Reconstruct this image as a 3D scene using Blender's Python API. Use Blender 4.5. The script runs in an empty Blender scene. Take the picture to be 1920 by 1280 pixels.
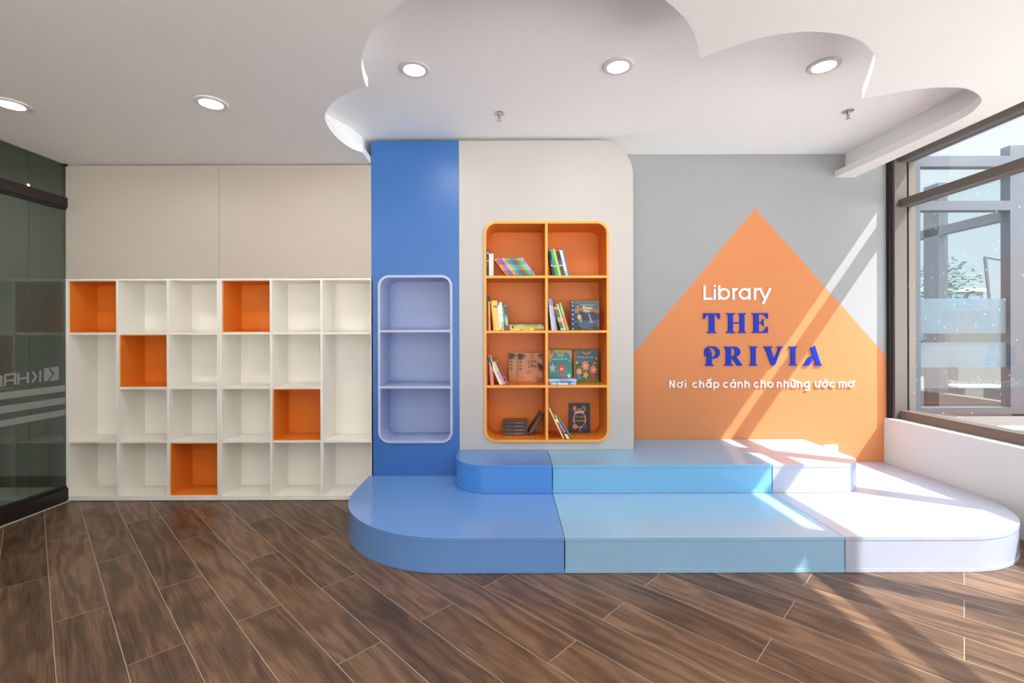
import bpy, bmesh, math, random
from math import sin, cos, pi, radians, hypot
from mathutils import Vector, Matrix
from mathutils.geometry import tessellate_polygon

random.seed(7)
S = bpy.context.scene
COL = S.collection

# ------------------------------------------------------------------ camera
F = 874.0                       # focal length in pixels of the 1920 wide frame
H = 1.3                         # lens height
cam_d = bpy.data.cameras.new('camera')
cam_d.sensor_width = 36.0
cam_d.lens = 36.0 * F / 1920.0
cam_d.shift_x = (960 - 953) / 1920.0
cam_d.shift_y = -(640 - 625) / 1920.0
cam_d.clip_start = 0.05
cam_d.clip_end = 500
cam = bpy.data.objects.new('camera', cam_d)
cam.location = (0, 0, H)
cam.rotation_euler = (Matrix.Rotation(radians(90), 4, 'X') @ Matrix.Rotation(radians(-0.15), 4, 'Z')).to_euler()
COL.objects.link(cam)
S.camera = cam

# ------------------------------------------------------------------ sky
SUN = Vector((1.0, -0.58, 1.45)).normalized()
W = bpy.data.worlds.new('sky')
S.world = W
W.use_nodes = True
nt = W.node_tree
nt.nodes.clear()
out = nt.nodes.new('ShaderNodeOutputWorld')
bg = nt.nodes.new('ShaderNodeBackground')
geo = nt.nodes.new('ShaderNodeTexCoord')
nrm = nt.nodes.new('ShaderNodeVectorMath'); nrm.operation = 'NORMALIZE'
dot = nt.nodes.new('ShaderNodeVectorMath'); dot.operation = 'DOT_PRODUCT'
dot.inputs[1].default_value = Vector((-0.15, -0.25, 0.95)).normalized()
mx = nt.nodes.new('ShaderNodeMath'); mx.operation = 'MAXIMUM'; mx.inputs[1].default_value = 0.0
pw = nt.nodes.new('ShaderNodeMath'); pw.operation = 'POWER'; pw.inputs[1].default_value = 3.5
mix = nt.nodes.new('ShaderNodeMix'); mix.data_type = 'RGBA'
SKY_FAR = (0.72, 0.77, 0.80, 1)
SKY_GLOW = (14.7, 15.3, 16.2, 1)  # overhead glow added away from the sun to brighten paving and ceiling
mix.inputs[6].default_value = SKY_FAR
mix.inputs[7].default_value = SKY_GLOW
nt.links.new(geo.outputs['Generated'], nrm.inputs[0])
nt.links.new(nrm.outputs[0], dot.inputs[0])
nt.links.new(dot.outputs['Value'], mx.inputs[0])
nt.links.new(mx.outputs[0], pw.inputs[0])
nt.links.new(pw.outputs[0], mix.inputs[0])
nt.links.new(mix.outputs[2], bg.inputs[0])
nt.links.new(bg.outputs[0], out.inputs[0])
bg.inputs[1].default_value = 0.82

sun_d = bpy.data.lights.new('sun', 'SUN')
sun_d.energy = 7.0
sun_d.angle = radians(0.6)
sun_d.color = (1.0, 0.965, 0.92)
sun = bpy.data.objects.new('sun', sun_d)
sun.rotation_euler = SUN.to_track_quat('Z', 'Y').to_euler()
sun.location = (12, -8, 16)
COL.objects.link(sun)

LAMP = 120.0                     # downlight diffuser emission
S.view_settings.view_transform = 'Standard'
S.view_settings.look = 'None'
S.view_settings.exposure = 0.72
S.view_settings.gamma = 1.0
S.view_settings.use_curve_mapping = False
S.cycles.use_denoising = True
S.cycles.max_bounces = 10
S.cycles.diffuse_bounces = 6
S.cycles.transparent_max_bounces = 16
S.cycles.sample_clamp_indirect = 8.0
S.cycles.caustics_reflective = False
S.cycles.caustics_refractive = False

# ------------------------------------------------------------------ materials
def lin(c):
    r = []
    for v in c[:3]:
        v = v / 255.0
        r.append(v / 12.92 if v <= 0.04045 else ((v + 0.055) / 1.055) ** 2.4)
    return (r[0], r[1], r[2], 1.0)

_m = {}
def mat(name, c, rough=0.5, metal=0.0, spec=0.5, coat=0.0, bump=0.0, vary=0.0):
    if name in _m:
        return _m[name]
    m = bpy.data.materials.new(name)
    m.use_nodes = True
    n = m.node_tree.nodes; l = m.node_tree.links
    b = n['Principled BSDF']
    b.inputs['Base Color'].default_value = lin(c)
    b.inputs['Roughness'].default_value = rough
    b.inputs['Metallic'].default_value = metal
    b.inputs['Specular IOR Level'].default_value = spec
    b.inputs['Coat Weight'].default_value = coat
    b.inputs['Coat Roughness'].default_value = 0.12
    tc = n.new('ShaderNodeTexCoord')
    if bump:
        t = n.new('ShaderNodeTexNoise'); t.inputs['Scale'].default_value = 180
        t.inputs['Detail'].default_value = 3
        bp = n.new('ShaderNodeBump'); bp.inputs['Strength'].default_value = bump
        bp.inputs['Distance'].default_value = 0.001
        l.new(tc.outputs['Object'], t.inputs['Vector'])
        l.new(t.outputs[0], bp.inputs['Height']); l.new(bp.outputs[0], b.inputs['Normal'])
    t2 = n.new('ShaderNodeTexNoise'); t2.inputs['Scale'].default_value = 1.7
    t2.inputs['Detail'].default_value = 4
    l.new(tc.outputs['Object'], t2.inputs['Vector'])
    mp = n.new('ShaderNodeMapRange')
    mp.inputs[3].default_value = max(0.02, rough - 0.04); mp.inputs[4].default_value = rough + 0.04
    l.new(t2.outputs[0], mp.inputs[0]); l.new(mp.outputs[0], b.inputs['Roughness'])
    if vary:
        hs = n.new('ShaderNodeHueSaturation'); hs.inputs['Color'].default_value = lin(c)
        mv = n.new('ShaderNodeMapRange'); mv.inputs[3].default_value = 1 - vary; mv.inputs[4].default_value = 1 + vary
        l.new(t2.outputs[0], mv.inputs[0]); l.new(mv.outputs[0], hs.inputs['Value'])
        l.new(hs.outputs[0], b.inputs['Base Color'])
    _m[name] = m
    return m

def glow(name, c, s):
    m = bpy.data.materials.new(name); m.use_nodes = True
    b = m.node_tree.nodes['Principled BSDF']
    b.inputs['Base Color'].default_value = (0.8, 0.8, 0.8, 1)
    b.inputs['Emission Color'].default_value = c
    b.inputs['Emission Strength'].default_value = s
    return m

def glass(name, tint, refl=0.9, film=0.0, filmc=(0.8, 0.8, 0.8, 1), dirt=False):
    """thin architectural glass: tinted transparency, fresnel reflection, optional frosted film"""
    m = bpy.data.materials.new(name); m.use_nodes = True
    n = m.node_tree.nodes; l = m.node_tree.links
    n.clear()
    o = n.new('ShaderNodeOutputMaterial')
    t = n.new('ShaderNodeBsdfTransparent'); t.inputs[0].default_value = tint
    g = n.new('ShaderNodeBsdfGlossy'); g.inputs['Roughness'].default_value = 0.02
    g.inputs['Color'].default_value = (refl, refl, refl, 1)
    # Schlick reflectance of both faces of the pane, the same from either side
    gm = n.new('ShaderNodeNewGeometry')
    dp = n.new('ShaderNodeVectorMath'); dp.operation = 'DOT_PRODUCT'
    l.new(gm.outputs['Normal'], dp.inputs[0]); l.new(gm.outputs['Incoming'], dp.inputs[1])
    ab = n.new('ShaderNodeMath'); ab.operation = 'ABSOLUTE'; l.new(dp.outputs['Value'], ab.inputs[0])
    om = n.new('ShaderNodeMath'); om.operation = 'SUBTRACT'; om.inputs[0].default_value = 1.0; l.new(ab.outputs[0], om.inputs[1])
    p5 = n.new('ShaderNodeMath'); p5.operation = 'POWER'; p5.inputs[1].default_value = 5.0; l.new(om.outputs[0], p5.inputs[0])
    fr = n.new('ShaderNodeMath'); fr.operation = 'MULTIPLY_ADD'; fr.inputs[1].default_value = 0.92; fr.inputs[2].default_value = 0.08
    fr.use_clamp = True; l.new(p5.outputs[0], fr.inputs[0])
    mxs = n.new('ShaderNodeMixShader')
    l.new(fr.outputs[0], mxs.inputs[0]); l.new(t.outputs[0], mxs.inputs[1]); l.new(g.outputs[0], mxs.inputs[2])
    last = mxs
    if film or dirt:
        d = n.new('ShaderNodeBsdfDiffuse'); d.inputs[0].default_value = filmc
        tl = n.new('ShaderNodeBsdfTranslucent'); tl.inputs[0].default_value = filmc
        ms0 = n.new('ShaderNodeMixShader'); ms0.inputs[0].default_value = 0.5
        l.new(d.outputs[0], ms0.inputs[1]); l.new(tl.outputs[0], ms0.inputs[2])
        ms = n.new('ShaderNodeMixShader'); ms.inputs[0].default_value = film
        l.new(last.outputs[0], ms.inputs[1]); l.new(ms0.outputs[0], ms.inputs[2])
        if dirt:
            tc = n.new('ShaderNodeTexCoord')
            mp = n.new('ShaderNodeMapping'); mp.inputs['Scale'].default_value = (30, 30, 9)
            vo = n.new('ShaderNodeTexVoronoi'); vo.inputs['Scale'].default_value = 1.0
            lt = n.new('ShaderNodeMapRange'); lt.inputs[1].default_value = 0.05; lt.inputs[2].default_value = 0.10
            lt.inputs[3].default_value = 0.55; lt.inputs[4].default_value = film
            l.new(tc.outputs['Object'], mp.inputs[0]); l.new(mp.outputs[0], vo.inputs[0])
            l.new(vo.outputs['Distance'], lt.inputs[0]); l.new(lt.outputs[0], ms.inputs[0])
        last = ms
    l.new(last.outputs[0], o.inputs[0])
    return m

def floor_material():
    m = bpy.data.materials.new('wood look floor tiles'); m.use_nodes = True
    n = m.node_tree.nodes; l = m.node_tree.links
    b = n['Principled BSDF']
    tc = n.new('ShaderNodeTexCoord')
    def vdot(v):
        d = n.new('ShaderNodeVectorMath'); d.operation = 'DOT_PRODUCT'
        d.inputs[1].default_value = v
        l.new(tc.outputs['Object'], d.inputs[0]); return d.outputs['Value']
    def M(op, a, c=None, e=None):
        q = n.new('ShaderNodeMath'); q.operation = op
        for i, x in enumerate((a, c, e)):
            if x is None: continue
            if isinstance(x, (int, float)): q.inputs[i].default_value = x
            else: l.new(x, q.inputs[i])
        return q.outputs[0]
    s = vdot((-0.7155, 0.6987, 0)); t = vdot((0.6987, 0.7155, 0))
    PW, PL = 0.1938, 1.1757
    tr = M('DIVIDE', M('SUBTRACT', t, 0.0645), PW)
    row = M('FLOOR', tr)
    ft = M('FRACT', M('ADD', tr, 1000.0))
    par = M('MODULO', M('ADD', row, 1001.0), 2.0)           # 1 for even rows
    sr = M('ADD', M('DIVIDE', s, PL), M('MULTIPLY', par, 0.5))
    cid = M('FLOOR', sr)
    fs = M('FRACT', M('ADD', sr, 1000.0))
    dt = M('MULTIPLY', M('MINIMUM', ft, M('SUBTRACT', 1.0, ft)), PW)
    ds = M('MULTIPLY', M('MINIMUM', fs, M('SUBTRACT', 1.0, fs)), PL)
    d = M('MINIMUM', dt, ds)
    grout = M('LESS_THAN', d, 0.0016)
    cv = n.new('ShaderNodeCombineXYZ'); l.new(row, cv.inputs[0]); l.new(cid, cv.inputs[1])
    wn = n.new('ShaderNodeTexWhiteNoise'); wn.noise_dimensions = '3D'; l.new(cv.outputs[0], wn.inputs['Vector'])
    sep = n.new('ShaderNodeSeparateColor'); l.new(wn.outputs['Color'], sep.inputs[0])
    # grain coordinates: along the plank squeezed, shifted per plank
    g = n.new('ShaderNodeCombineXYZ')
    l.new(M('MULTIPLY', s, 1.0), g.inputs[0])
    l.new(M('MULTIPLY', t, 1.0), g.inputs[1])
    l.new(M('MULTIPLY', sep.outputs[0], 37.0), g.inputs[2])
    ml = n.new('ShaderNodeMapping'); ml.inputs['Scale'].default_value = (1.3, 6.0, 1.0)
    l.new(g.outputs[0], ml.inputs[0])
    n0 = n.new('ShaderNodeTexNoise'); n0.inputs['Scale'].default_value = 1.0; n0.inputs['Detail'].default_value = 2
    l.new(ml.outputs[0], n0.inputs['Vector'])
    # rings: growth bands distorted by the low noise
    rg = M('ADD', M('MULTIPLY', t, 62.0), M('MULTIPLY', n0.outputs[0], 34.0))
    ring = M('ADD', M('MULTIPLY', M('SINE', rg), 0.5), 0.5)
    m2 = n.new('ShaderNodeMapping'); m2.inputs['Scale'].default_value = (5.0, 260.0, 1.0)
    l.new(g.outputs[0], m2.inputs[0])
    n1 = n.new('ShaderNodeTexNoise'); n1.inputs['Scale'].default_value = 1.0; n1.inputs['Detail'].default_value = 5
    n1.inputs['Roughness'].default_value = 0.6
    l.new(m2.outputs[0], n1.inputs['Vector'])
    m3 = n.new('ShaderNodeMapping'); m3.inputs['Scale'].default_value = (3.0, 7.0, 1.0)
    l.new(g.outputs[0], m3.inputs[0])
    n2 = n.new('ShaderNodeTexNoise'); n2.inputs['Scale'].default_value = 1.0; n2.inputs['Detail'].default_value = 4
    l.new(m3.outputs[0], n2.inputs['Vector'])
    f = M('ADD', M('MULTIPLY', ring, 0.16), M('MULTIPLY', n1.outputs[0], 0.85))
    f = M('ADD', f, M('MULTIPLY', n2.outputs[0], 0.45))
    f = M('ADD', f, M('MULTIPLY', M('SUBTRACT', sep.outputs[1], 0.5), 0.16))
    f = M('SUBTRACT', f, 0.22)
    rp = n.new('ShaderNodeValToRGB')
    e = rp.color_ramp.elements
    e[0].position = 0.25; e[0].color = lin((54, 40, 30))
    e[1].position = 0.80; e[1].color = lin((136, 104, 80))
    k = e.new(0.5); k.color = lin((92, 69, 52))
    l.new(f, rp.inputs[0])
    mg = n.new('ShaderNodeMix'); mg.data_type = 'RGBA'
    mg.inputs[7].default_value = lin((158, 144, 128))
    l.new(grout, mg.inputs[0]); l.new(rp.outputs[0], mg.inputs[6])
    l.new(mg.outputs[2], b.inputs['Base Color'])
    rr = n.new('ShaderNodeMapRange'); rr.inputs[3].default_value = 0.30; rr.inputs[4].default_value = 0.46
    l.new(n1.outputs[0], rr.inputs[0]); l.new(rr.outputs[0], b.inputs['Roughness'])
    b.inputs['Specular IOR Level'].default_value = 0.45
    hgt = M('SUBTRACT', M('MULTIPLY', n1.outputs[0], 0.35), M('MULTIPLY', grout, 1.0))
    bp = n.new('ShaderNodeBump'); bp.inputs['Strength'].default_value = 0.25; bp.inputs['Distance'].default_value = 0.0012
    l.new(hgt, bp.inputs['Height']); l.new(bp.outputs[0], b.inputs['Normal'])
    return m

M_FLOOR = floor_material()
M_CEIL = mat('ceiling paint', (239, 237, 235), 0.85, bump=0.05)
M_CEIL2 = mat('ceiling paint with recess light', (250, 250, 249), 0.85, bump=0.05)  # ceiling white raised here, the recess's brighter light put into the colour
M_WALLG = mat('grey wall paint', (156, 157, 159), 0.8, bump=0.1)
M_WALLO = mat('orange wall paint', (208, 131, 80), 0.7, bump=0.1)
M_WALLW = mat('white wall paint', (208, 212, 211), 0.75, bump=0.12, vary=0.02)
M_REAR = mat('rear wall paint', (215, 212, 208), 0.8)
M_CAB = mat('off white laminate', (238, 234, 226), 0.45)
M_PANEL = mat('beige laminate panel', (188, 177, 165), 0.42)
M_ORNG = mat('orange laminate', (226, 130, 42), 0.45)
M_ORNGL = mat('light orange frame laminate', (243, 170, 78), 0.42)
M_BLUE = mat('mid blue lacquer', (56, 108, 176), 0.34)
M_LAV = mat('pale lavender blue laminate', (164, 178, 214), 0.42)
M_CREAM = mat('cream lacquer', (190, 185, 180), 0.42)
M_PBLUE = mat('blue platform lacquer', (104, 148, 208), 0.22, coat=0.3)
M_PBLUE2 = mat('bright blue platform lacquer', (74, 140, 212), 0.22, coat=0.3)
M_PMID = mat('pale blue platform lacquer', (144, 184, 214), 0.2, coat=0.3)
M_PMID2 = mat('sky blue platform lacquer', (118, 178, 218), 0.2, coat=0.3)
M_PWHITE = mat('white lilac platform lacquer', (174, 181, 200), 0.25, coat=0.3)
M_BRONZE = mat('bronze grey aluminium', (108, 98, 92), 0.4, metal=0.25)
M_BLACK = mat('black gasket', (22, 22, 24), 0.6)
M_RAIL = mat('near black aluminium rail', (40, 34, 31), 0.35, metal=0.2)
M_CHROME = mat('chrome', (200, 196, 190), 0.2, metal=1.0)
M_RED = mat('red glass bulb', (190, 60, 45), 0.2)
M_RIM = mat('downlight rim', (222, 218, 220), 0.5)
M_LAMP = glow('lit diffuser', (1.0, 0.975, 0.94, 1), LAMP)
M_BLUEACR = mat('blue acrylic letter', (0, 44, 176), 0.4, spec=0.25)
M_WHITEACR = mat('white acrylic letter', (240, 238, 240), 0.35)
M_GLASS = glass('clear window glass', (0.93, 0.96, 0.97, 1), 0.9, 0.02, (0.75, 0.78, 0.8, 1), dirt=True)
M_GLASS2 = glass('bluish wing glass', (0.84, 0.91, 0.93, 1), 0.3, 0.02, (0.75, 0.82, 0.86, 1))
M_FILM = glass('frosted film', (0.6, 0.7, 0.75, 1), 0.5, 0.72, lin((128, 146, 156)))
M_FILM2 = glass('frosted film clearer letters', (0.75, 0.84, 0.9, 1), 0.5, 0.45, lin((150, 168, 178)))
M_LGLASS = glass('grey green tinted glass', (0.60, 0.65, 0.60, 1), 0.85)
M_LFILM = glass('pale etched film on tinted glass', (0.5, 0.52, 0.5, 1), 0.3, 0.50, lin((236, 242, 238)))
M_PAPER = mat('page paper', (232, 224, 206), 0.8)

# ------------------------------------------------------------------ mesh helpers
class B:
    """collects shapes for ONE mesh object"""
    def __init__(s):
        s.v = []; s.f = []; s.mi = []; s.mats = []
    def m(s, mt):
        if mt not in s.mats: s.mats.append(mt)
        return s.mats.index(mt)
    def add(s, vs, fs, mt, M=None):
        o = len(s.v)
        s.v += [tuple(M @ Vector(v)) if M else tuple(v) for v in vs]
        k = s.m(mt)
        for f in fs:
            s.f.append([i + o for i in f]); s.mi.append(k)
    def box(s, x0, x1, y0, y1, z0, z1, mt, M=None):
        vs = [(x0, y0, z0), (x1, y0, z0), (x1, y1, z0), (x0, y1, z0), (x0, y0, z1), (x1, y0, z1), (x1, y1, z1), (x0, y1, z1)]
        s.add(vs, [(3, 2, 1, 0), (4, 5, 6, 7), (0, 1, 5, 4), (1, 2, 6, 5), (2, 3, 7, 6), (3, 0, 4, 7)], mt, M)
    def prism(s, loops, a, b, mt, axis='z', M=None):
        """extrude 2D loops (first outer, others holes) from a to b along axis; 2D=(x,y) for z, (x,z) for y, (y,z) for x"""
        def P(p, h):
            return {'z': (p[0], p[1], h), 'y': (p[0], h, p[1]), 'x': (h, p[0], p[1])}[axis]
        flat = [p for L in loops for p in L]
        tris = tessellate_polygon([[Vector((p[0], p[1], 0)) for p in L] for L in loops])
        n = len(flat)
        vs = [P(p, a) for p in flat] + [P(p, b) for p in flat]
        fs = [tuple(t) for t in tris] + [tuple(i + n for i in reversed(t)) for t in tris]
        o = 0
        for L in loops:
            k = len(L)
            for i in range(k):
                j = (i + 1) % k
                fs.append((o + i, o + j, o + j + n, o + i + n))
            o += k
        s.add(vs, fs, mt, M)
    def lathe(s, prof, mt, M=None, seg=32):
        vs = []; fs = []
        for r, z in prof:
            for i in range(seg):
                a = 2 * pi * i / seg
                vs.append((r * cos(a), r * sin(a), z))
        for k in range(len(prof) - 1):
            for i in range(seg):
                j = (i + 1) % seg
                fs.append((k * seg + i, k * seg + j, (k + 1) * seg + j, (k + 1) * seg + i))
        fs.append(tuple(range(seg))); fs.append(tuple((len(prof) - 1) * seg + i for i in reversed(range(seg))))
        s.add(vs, fs, mt, M)
    def tube(s, p, q, r, mt, seg=10):
        p = Vector(p); q = Vector(q); d = q - p
        M = Matrix.Translation(p) @ d.to_track_quat('Z', 'Y').to_matrix().to_4x4()
        s.lathe([(r, 0), (r, d.length)], mt, M, seg)
    def text(s, body, x, z, size, y, mt, M=None, align='CENTER', depth=0.0004, bold=0.0, xs=1.0, flip=False):
        c = bpy.data.curves.new('t', 'FONT'); c.body = body; c.size = size
        c.align_x = align; c.align_y = 'CENTER'; c.extrude = depth; c.offset = bold; c.resolution_u = 2
        o = bpy.data.objects.new('t', c)
        me = bpy.data.meshes.new_from_object(o)
        vs = [((-1 if flip else 1) * v.co.x * xs + x, y - v.co.z, v.co.y + z) for v in me.vertices]
        fs = [tuple(p.vertices) for p in me.polygons]
        bpy.data.objects.remove(o); bpy.data.curves.remove(c)
        s.add(vs, fs, mt, M)
        bpy.data.meshes.remove(me)
    def build(s, name, parent=None, loc=None, bevel=0.0, smooth=False, rot=None):
        me = bpy.data.meshes.new(name)
        me.from_pydata(s.v, [], s.f)
        for mt in s.mats: me.materials.append(mt)
        me.polygons.foreach_set('material_index', s.mi)
        bm = bmesh.new(); bm.from_mesh(me)
        bmesh.ops.recalc_face_normals(bm, faces=bm.faces)
        bm.to_mesh(me); bm.free()
        me.update()
        o = bpy.data.objects.new(name, me)
        COL.objects.link(o)
        if parent: o.parent = parent
        if loc: o.location = loc
        if rot: o.rotation_euler = rot
        if bevel:
            bv = o.modifiers.new('bevel', 'BEVEL'); bv.width = bevel; bv.segments = 2
            bv.limit_method = 'ANGLE'; bv.angle_limit = radians(50)
        if smooth:
            for p in me.polygons: p.use_smooth = True
            try:
                me.set_sharp_from_angle(angle=radians(35))
            except Exception:
                pass
        return o

def empty(name, loc=(0, 0, 0)):
    o = bpy.data.objects.new(name, None); o.location = loc; o.empty_display_size = 0.1
    COL.objects.link(o); return o
def tag(o, label=None, cat=None, group=None, kind=None):
    if label: o['label'] = label
    if cat: o['category'] = cat
    if group: o['group'] = group
    if kind: o['kind'] = kind
    return o

def arc(cx, cy, r, a0, a1, n=10, ry=None):
    ry = r if ry is None else ry
    return [(cx + r * cos(radians(a0 + (a1 - a0) * i / n)), cy + ry * sin(radians(a0 + (a1 - a0) * i / n))) for i in range(n + 1)]
def rrect(x0, x1, y0, y1, r, n=10):
    return (arc(x1 - r, y0 + r, r, -90, 0, n) + arc(x1 - r, y1 - r, r, 0, 90, n) +
            arc(x0 + r, y1 - r, r, 90, 180, n) + arc(x0 + r, y0 + r, r, 180, 270, n))
def spline(pts, n=8):
    """Catmull-Rom through the points"""
    o = []
    P = [pts[0]] + list(pts) + [pts[-1]]
    for i in range(1, len(P) - 2):
        p0, p1, p2, p3 = P[i - 1], P[i], P[i + 1], P[i + 2]
        for k in range(n):
            t = k / n
            o.append(tuple(0.5 * ((2 * p1[a]) + (-p0[a] + p2[a]) * t + (2 * p0[a] - 5 * p1[a] + 4 * p2[a] - p3[a]) * t * t +
                                  (-p0[a] + 3 * p1[a] - 3 * p2[a] + p3[a]) * t ** 3) for a in (0, 1)))
    o.append(tuple(pts[-1]))
    return o

# ------------------------------------------------------------------ key planes (metres)
YF = 3.64        # fronts of the joinery
YB = 3.99        # back wall
XL, XR = -3.457, 3.213
ZL, ZH = 2.628, 2.828      # low ceiling, recessed ceiling
XG = 3.37        # window glass
YREAR = -3.2
K = YF / F
def fx(px, y=YF): return (px - 953) * y / F
def fz(py, y=YF): return H - (py - 625) * y / F

# ------------------------------------------------------------------ floor
b = B(); b.box(XL - 0.01, 3.45, YREAR - 0.1, 4.1, -0.12, 0, M_FLOOR)
floor = tag(b.build('floor'), kind='structure')

# ------------------------------------------------------------------ back wall with the painted orange house shape
b = B()
x0, x1, zt = XL - 2.3, 3.236, 2.95
hl, hr, ax, az, hz = 0.95, x1, 2.118, 2.364, 0
house = [(hl, -0.05), (hr, -0.05), (hr, 1.117 - 0.02), (ax, az), (1.073, 1.126), (hl, 0.985)]
greyl = [(x0, -0.05), (hl, -0.05), (hl, 0.985), (1.073, 1.126), (ax, az), (hr, 1.117 - 0.02), (hr, zt), (x0, zt)]
for poly, mt in ((house, M_WALLO), (greyl, M_WALLG)):
    t = tessellate_polygon([[Vector((p[0], p[1], 0)) for p in poly]])
    b.add([(p[0], YB, p[1]) for p in poly], [tuple(q) for q in t], mt)
b.box(x0, x1, YB + 0.001, YB + 0.12, -0.05, zt, M_WALLG)
tag(b.build('wall_back'), kind='structure')

# ------------------------------------------------------------------ ceilings
cx, cy, cr = 0.11, 2.556, 0.868
a_end = math.degrees(math.atan2(2.251 - cy, 0.943 - cx)); a_start = math.degrees(math.atan2(2.504 - cy, -0.745 - cx))
lobe_right = spline([(2.800, YB), (2.815, 3.6), (2.826, 3.293), (2.823, 2.90), (2.76, 2.731), (2.68, 2.64), (2.548, 2.562), (2.43, 2.529), (2.25, 2.545), (2.015, 2.648)])
lobe_mid = spline([(2.015, 2.648), (1.913, 2.469), (1.83, 2.332), (1.765, 2.24), (1.65, 2.148), (1.568, 2.105), (1.476, 2.075), (1.352, 2.057), (1.237, 2.068), (1.12, 2.112), (1.02, 2.180), (0.943, 2.251)])
big = arc(cx, cy, cr, a_end, a_start - 360 if a_start > a_end else a_start, 56)
lobe_left = spline([(-0.745, 2.504), (-0.828, 2.538), (-0.916, 2.598), (-0.99, 2.661), (-1.05, 2.734), (-1.105, 2.824), (-1.138, 2.92), (-1.156, 3.068), (-1.15, 3.22), (-1.115, 3.345), (-1.064, 3.414)])
cloud = lobe_right + lobe_mid[1:] + big[1:] + lobe_left[1:]
low = [(XL - 0.02, YREAR), (2.97, YREAR), (2.97, YB)] + cloud + [(-1.072, YF + 0.02), (-1.072, YB), (XL - 0.02, YB)]
b = B(); b.prism([low], ZL, ZL + 0.055, M_CEIL)
ceil = tag(b.build('ceiling'), kind='structure')
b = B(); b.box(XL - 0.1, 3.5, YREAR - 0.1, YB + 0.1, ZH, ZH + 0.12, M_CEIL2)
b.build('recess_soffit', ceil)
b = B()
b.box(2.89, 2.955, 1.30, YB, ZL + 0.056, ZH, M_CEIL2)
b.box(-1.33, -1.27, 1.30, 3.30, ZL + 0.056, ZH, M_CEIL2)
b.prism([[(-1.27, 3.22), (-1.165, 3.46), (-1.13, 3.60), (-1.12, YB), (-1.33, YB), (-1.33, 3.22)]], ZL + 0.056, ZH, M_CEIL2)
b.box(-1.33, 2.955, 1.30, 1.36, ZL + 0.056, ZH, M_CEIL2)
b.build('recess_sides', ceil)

# ------------------------------------------------------------------ right: sill wall and window
b = B()
b.box(XR, 3.45, YREAR, YB, -0.05, 0.572, M_WALLW)
wr = tag(b.build('wall_right', bevel=0.003), kind='structure')
b = B()
b.box(3.45, 3.62, YREAR, YB - 0.02, -0.15, 0.55, mat('outer render', (190, 186, 182), 0.9))
b.box(3.236, 3.40, YREAR, YB + 0.1, 2.79, 3.0, M_WALLW)
b.build('lintel', wr)

win = tag(empty('window_1', (3.33, 0.4, 0.572)), kind='structure')
def wbuild(b, name, par=None, **k):
    o = b.build(name, par or win, **k)
    if (par or win) is win: o.location = (-3.33, -0.4, -0.572)
    return o
def mullion(y0, y1):
    b = B()
    b.box(3.259, XG - 0.006, y0, y1, 0.572, 2.80, M_BRONZE)
    b.box(XG - 0.006, XG + 0.004, y0 + 0.012, y1 - 0.012, 0.572, 2.80, M_BLACK)
    b.box(XG + 0.004, 3.43, y0 - 0.006, y1 + 0.006, 0.572, 2.80, M_BRONZE)
    wbuild(b, 'mullion', bevel=0.002)
mullion(3.929, YB)
b = B(); b.box(3.236, 3.259, 3.955, YB, 0.572, 2.80, M_BLACK); b.box(3.259, 3.45, YB, YB + 0.12, 0.45, 2.9, M_BRONZE); wbuild(b, 'sealant_gap')
ym = [2.76, 1.60, 0.44, -0.72, -1.88, -3.04]
for y in ym: mullion(y - 0.035, y + 0.035)
ends = [3.929] + [v for y in ym for v in (y + 0.035, y - 0.035)]
for i in range(len(ym)):
    ya, yb = ends[2 * i + 1], ends[2 * i]
    for nm, z0, z1 in (('bottom_rail', 0.572, 0.644), ('transom', 2.356, 2.420), ('top_rail', 2.730, 2.815)):
        b = B()
        b.box(3.30, XG - 0.006, ya, yb, z0, z1, M_BRONZE)
        b.box(XG - 0.006, XG + 0.004, ya, yb, z0 + 0.008, z1 - 0.006, M_BLACK)
        b.box(XG + 0.004, 3.405, ya, yb, z0, z1, M_BRONZE)
        wbuild(b, nm, bevel=0.002)
    for z0, z1 in ((0.64, 2.36), (2.416, 2.735)):
        b = B(); b.add([(XG, ya - 0.006, z0), (XG, yb + 0.006, z0), (XG, yb + 0.006, z1), (XG, ya - 0.006, z1)], [(0, 1, 2, 3)], M_GLASS)
        wbuild(b, 'glass_pane')

# ------------------------------------------------------------------ left: tinted glass partition
wl = tag(empty('wall_left', (XL, 0.4, 0)), kind='structure')
def lb(b, name, par=None, **k):
    o = b.build(name, par or wl, **k)
    o.location = (-XL, -0.4, 0) if not par else (0, 0, 0)
    return o
segs = [(3.37, YB), (2.10, 3.362), (0.8, 2.092), (-0.5, 0.792), (-1.8, -0.508), (YREAR, -1.808)]
for i, (ya, yb) in enumerate(segs):
    b = B(); b.box(XL - 0.010, XL, ya, yb, 0.12, 2.275, M_LGLASS)
    gp = lb(b, 'glass_pane')
    b = B(); b.box(XL - 0.010, XL, ya, yb, 2.366, ZL, M_LGLASS)
    lb(b, 'upper_glass_pane')
b = B()
b.box(XL - 0.05, XL + 0.022, YREAR, YF - 0.002, 2.290, 2.366, M_RAIL)
b.box(XL - 0.04, XL + 0.012, YREAR, YF - 0.002, 2.272, 2.292, M_BLACK)
lb(b, 'top_rail', bevel=0.002)
b = B()
b.box(XL - 0.05, XL + 0.022, YREAR, YF - 0.002, 0.012, 0.105, M_RAIL)
b.box(XL - 0.04, XL + 0.010, YREAR, YF - 0.002, 0.105, 0.122, M_BLACK)
b.box(XL + 0.022, XL + 0.034, YREAR, YF, 0.0, 0.006, mat('white silicone', (205, 200, 194), 0.6))
lb(b, 'bottom_rail', bevel=0.002)
b = B(); b.box(XL, XL + 0.022, 3.622, 3.638, 2.612, ZL - 0.0005, M_BLACK); lb(b, 'end_clip')
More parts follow.
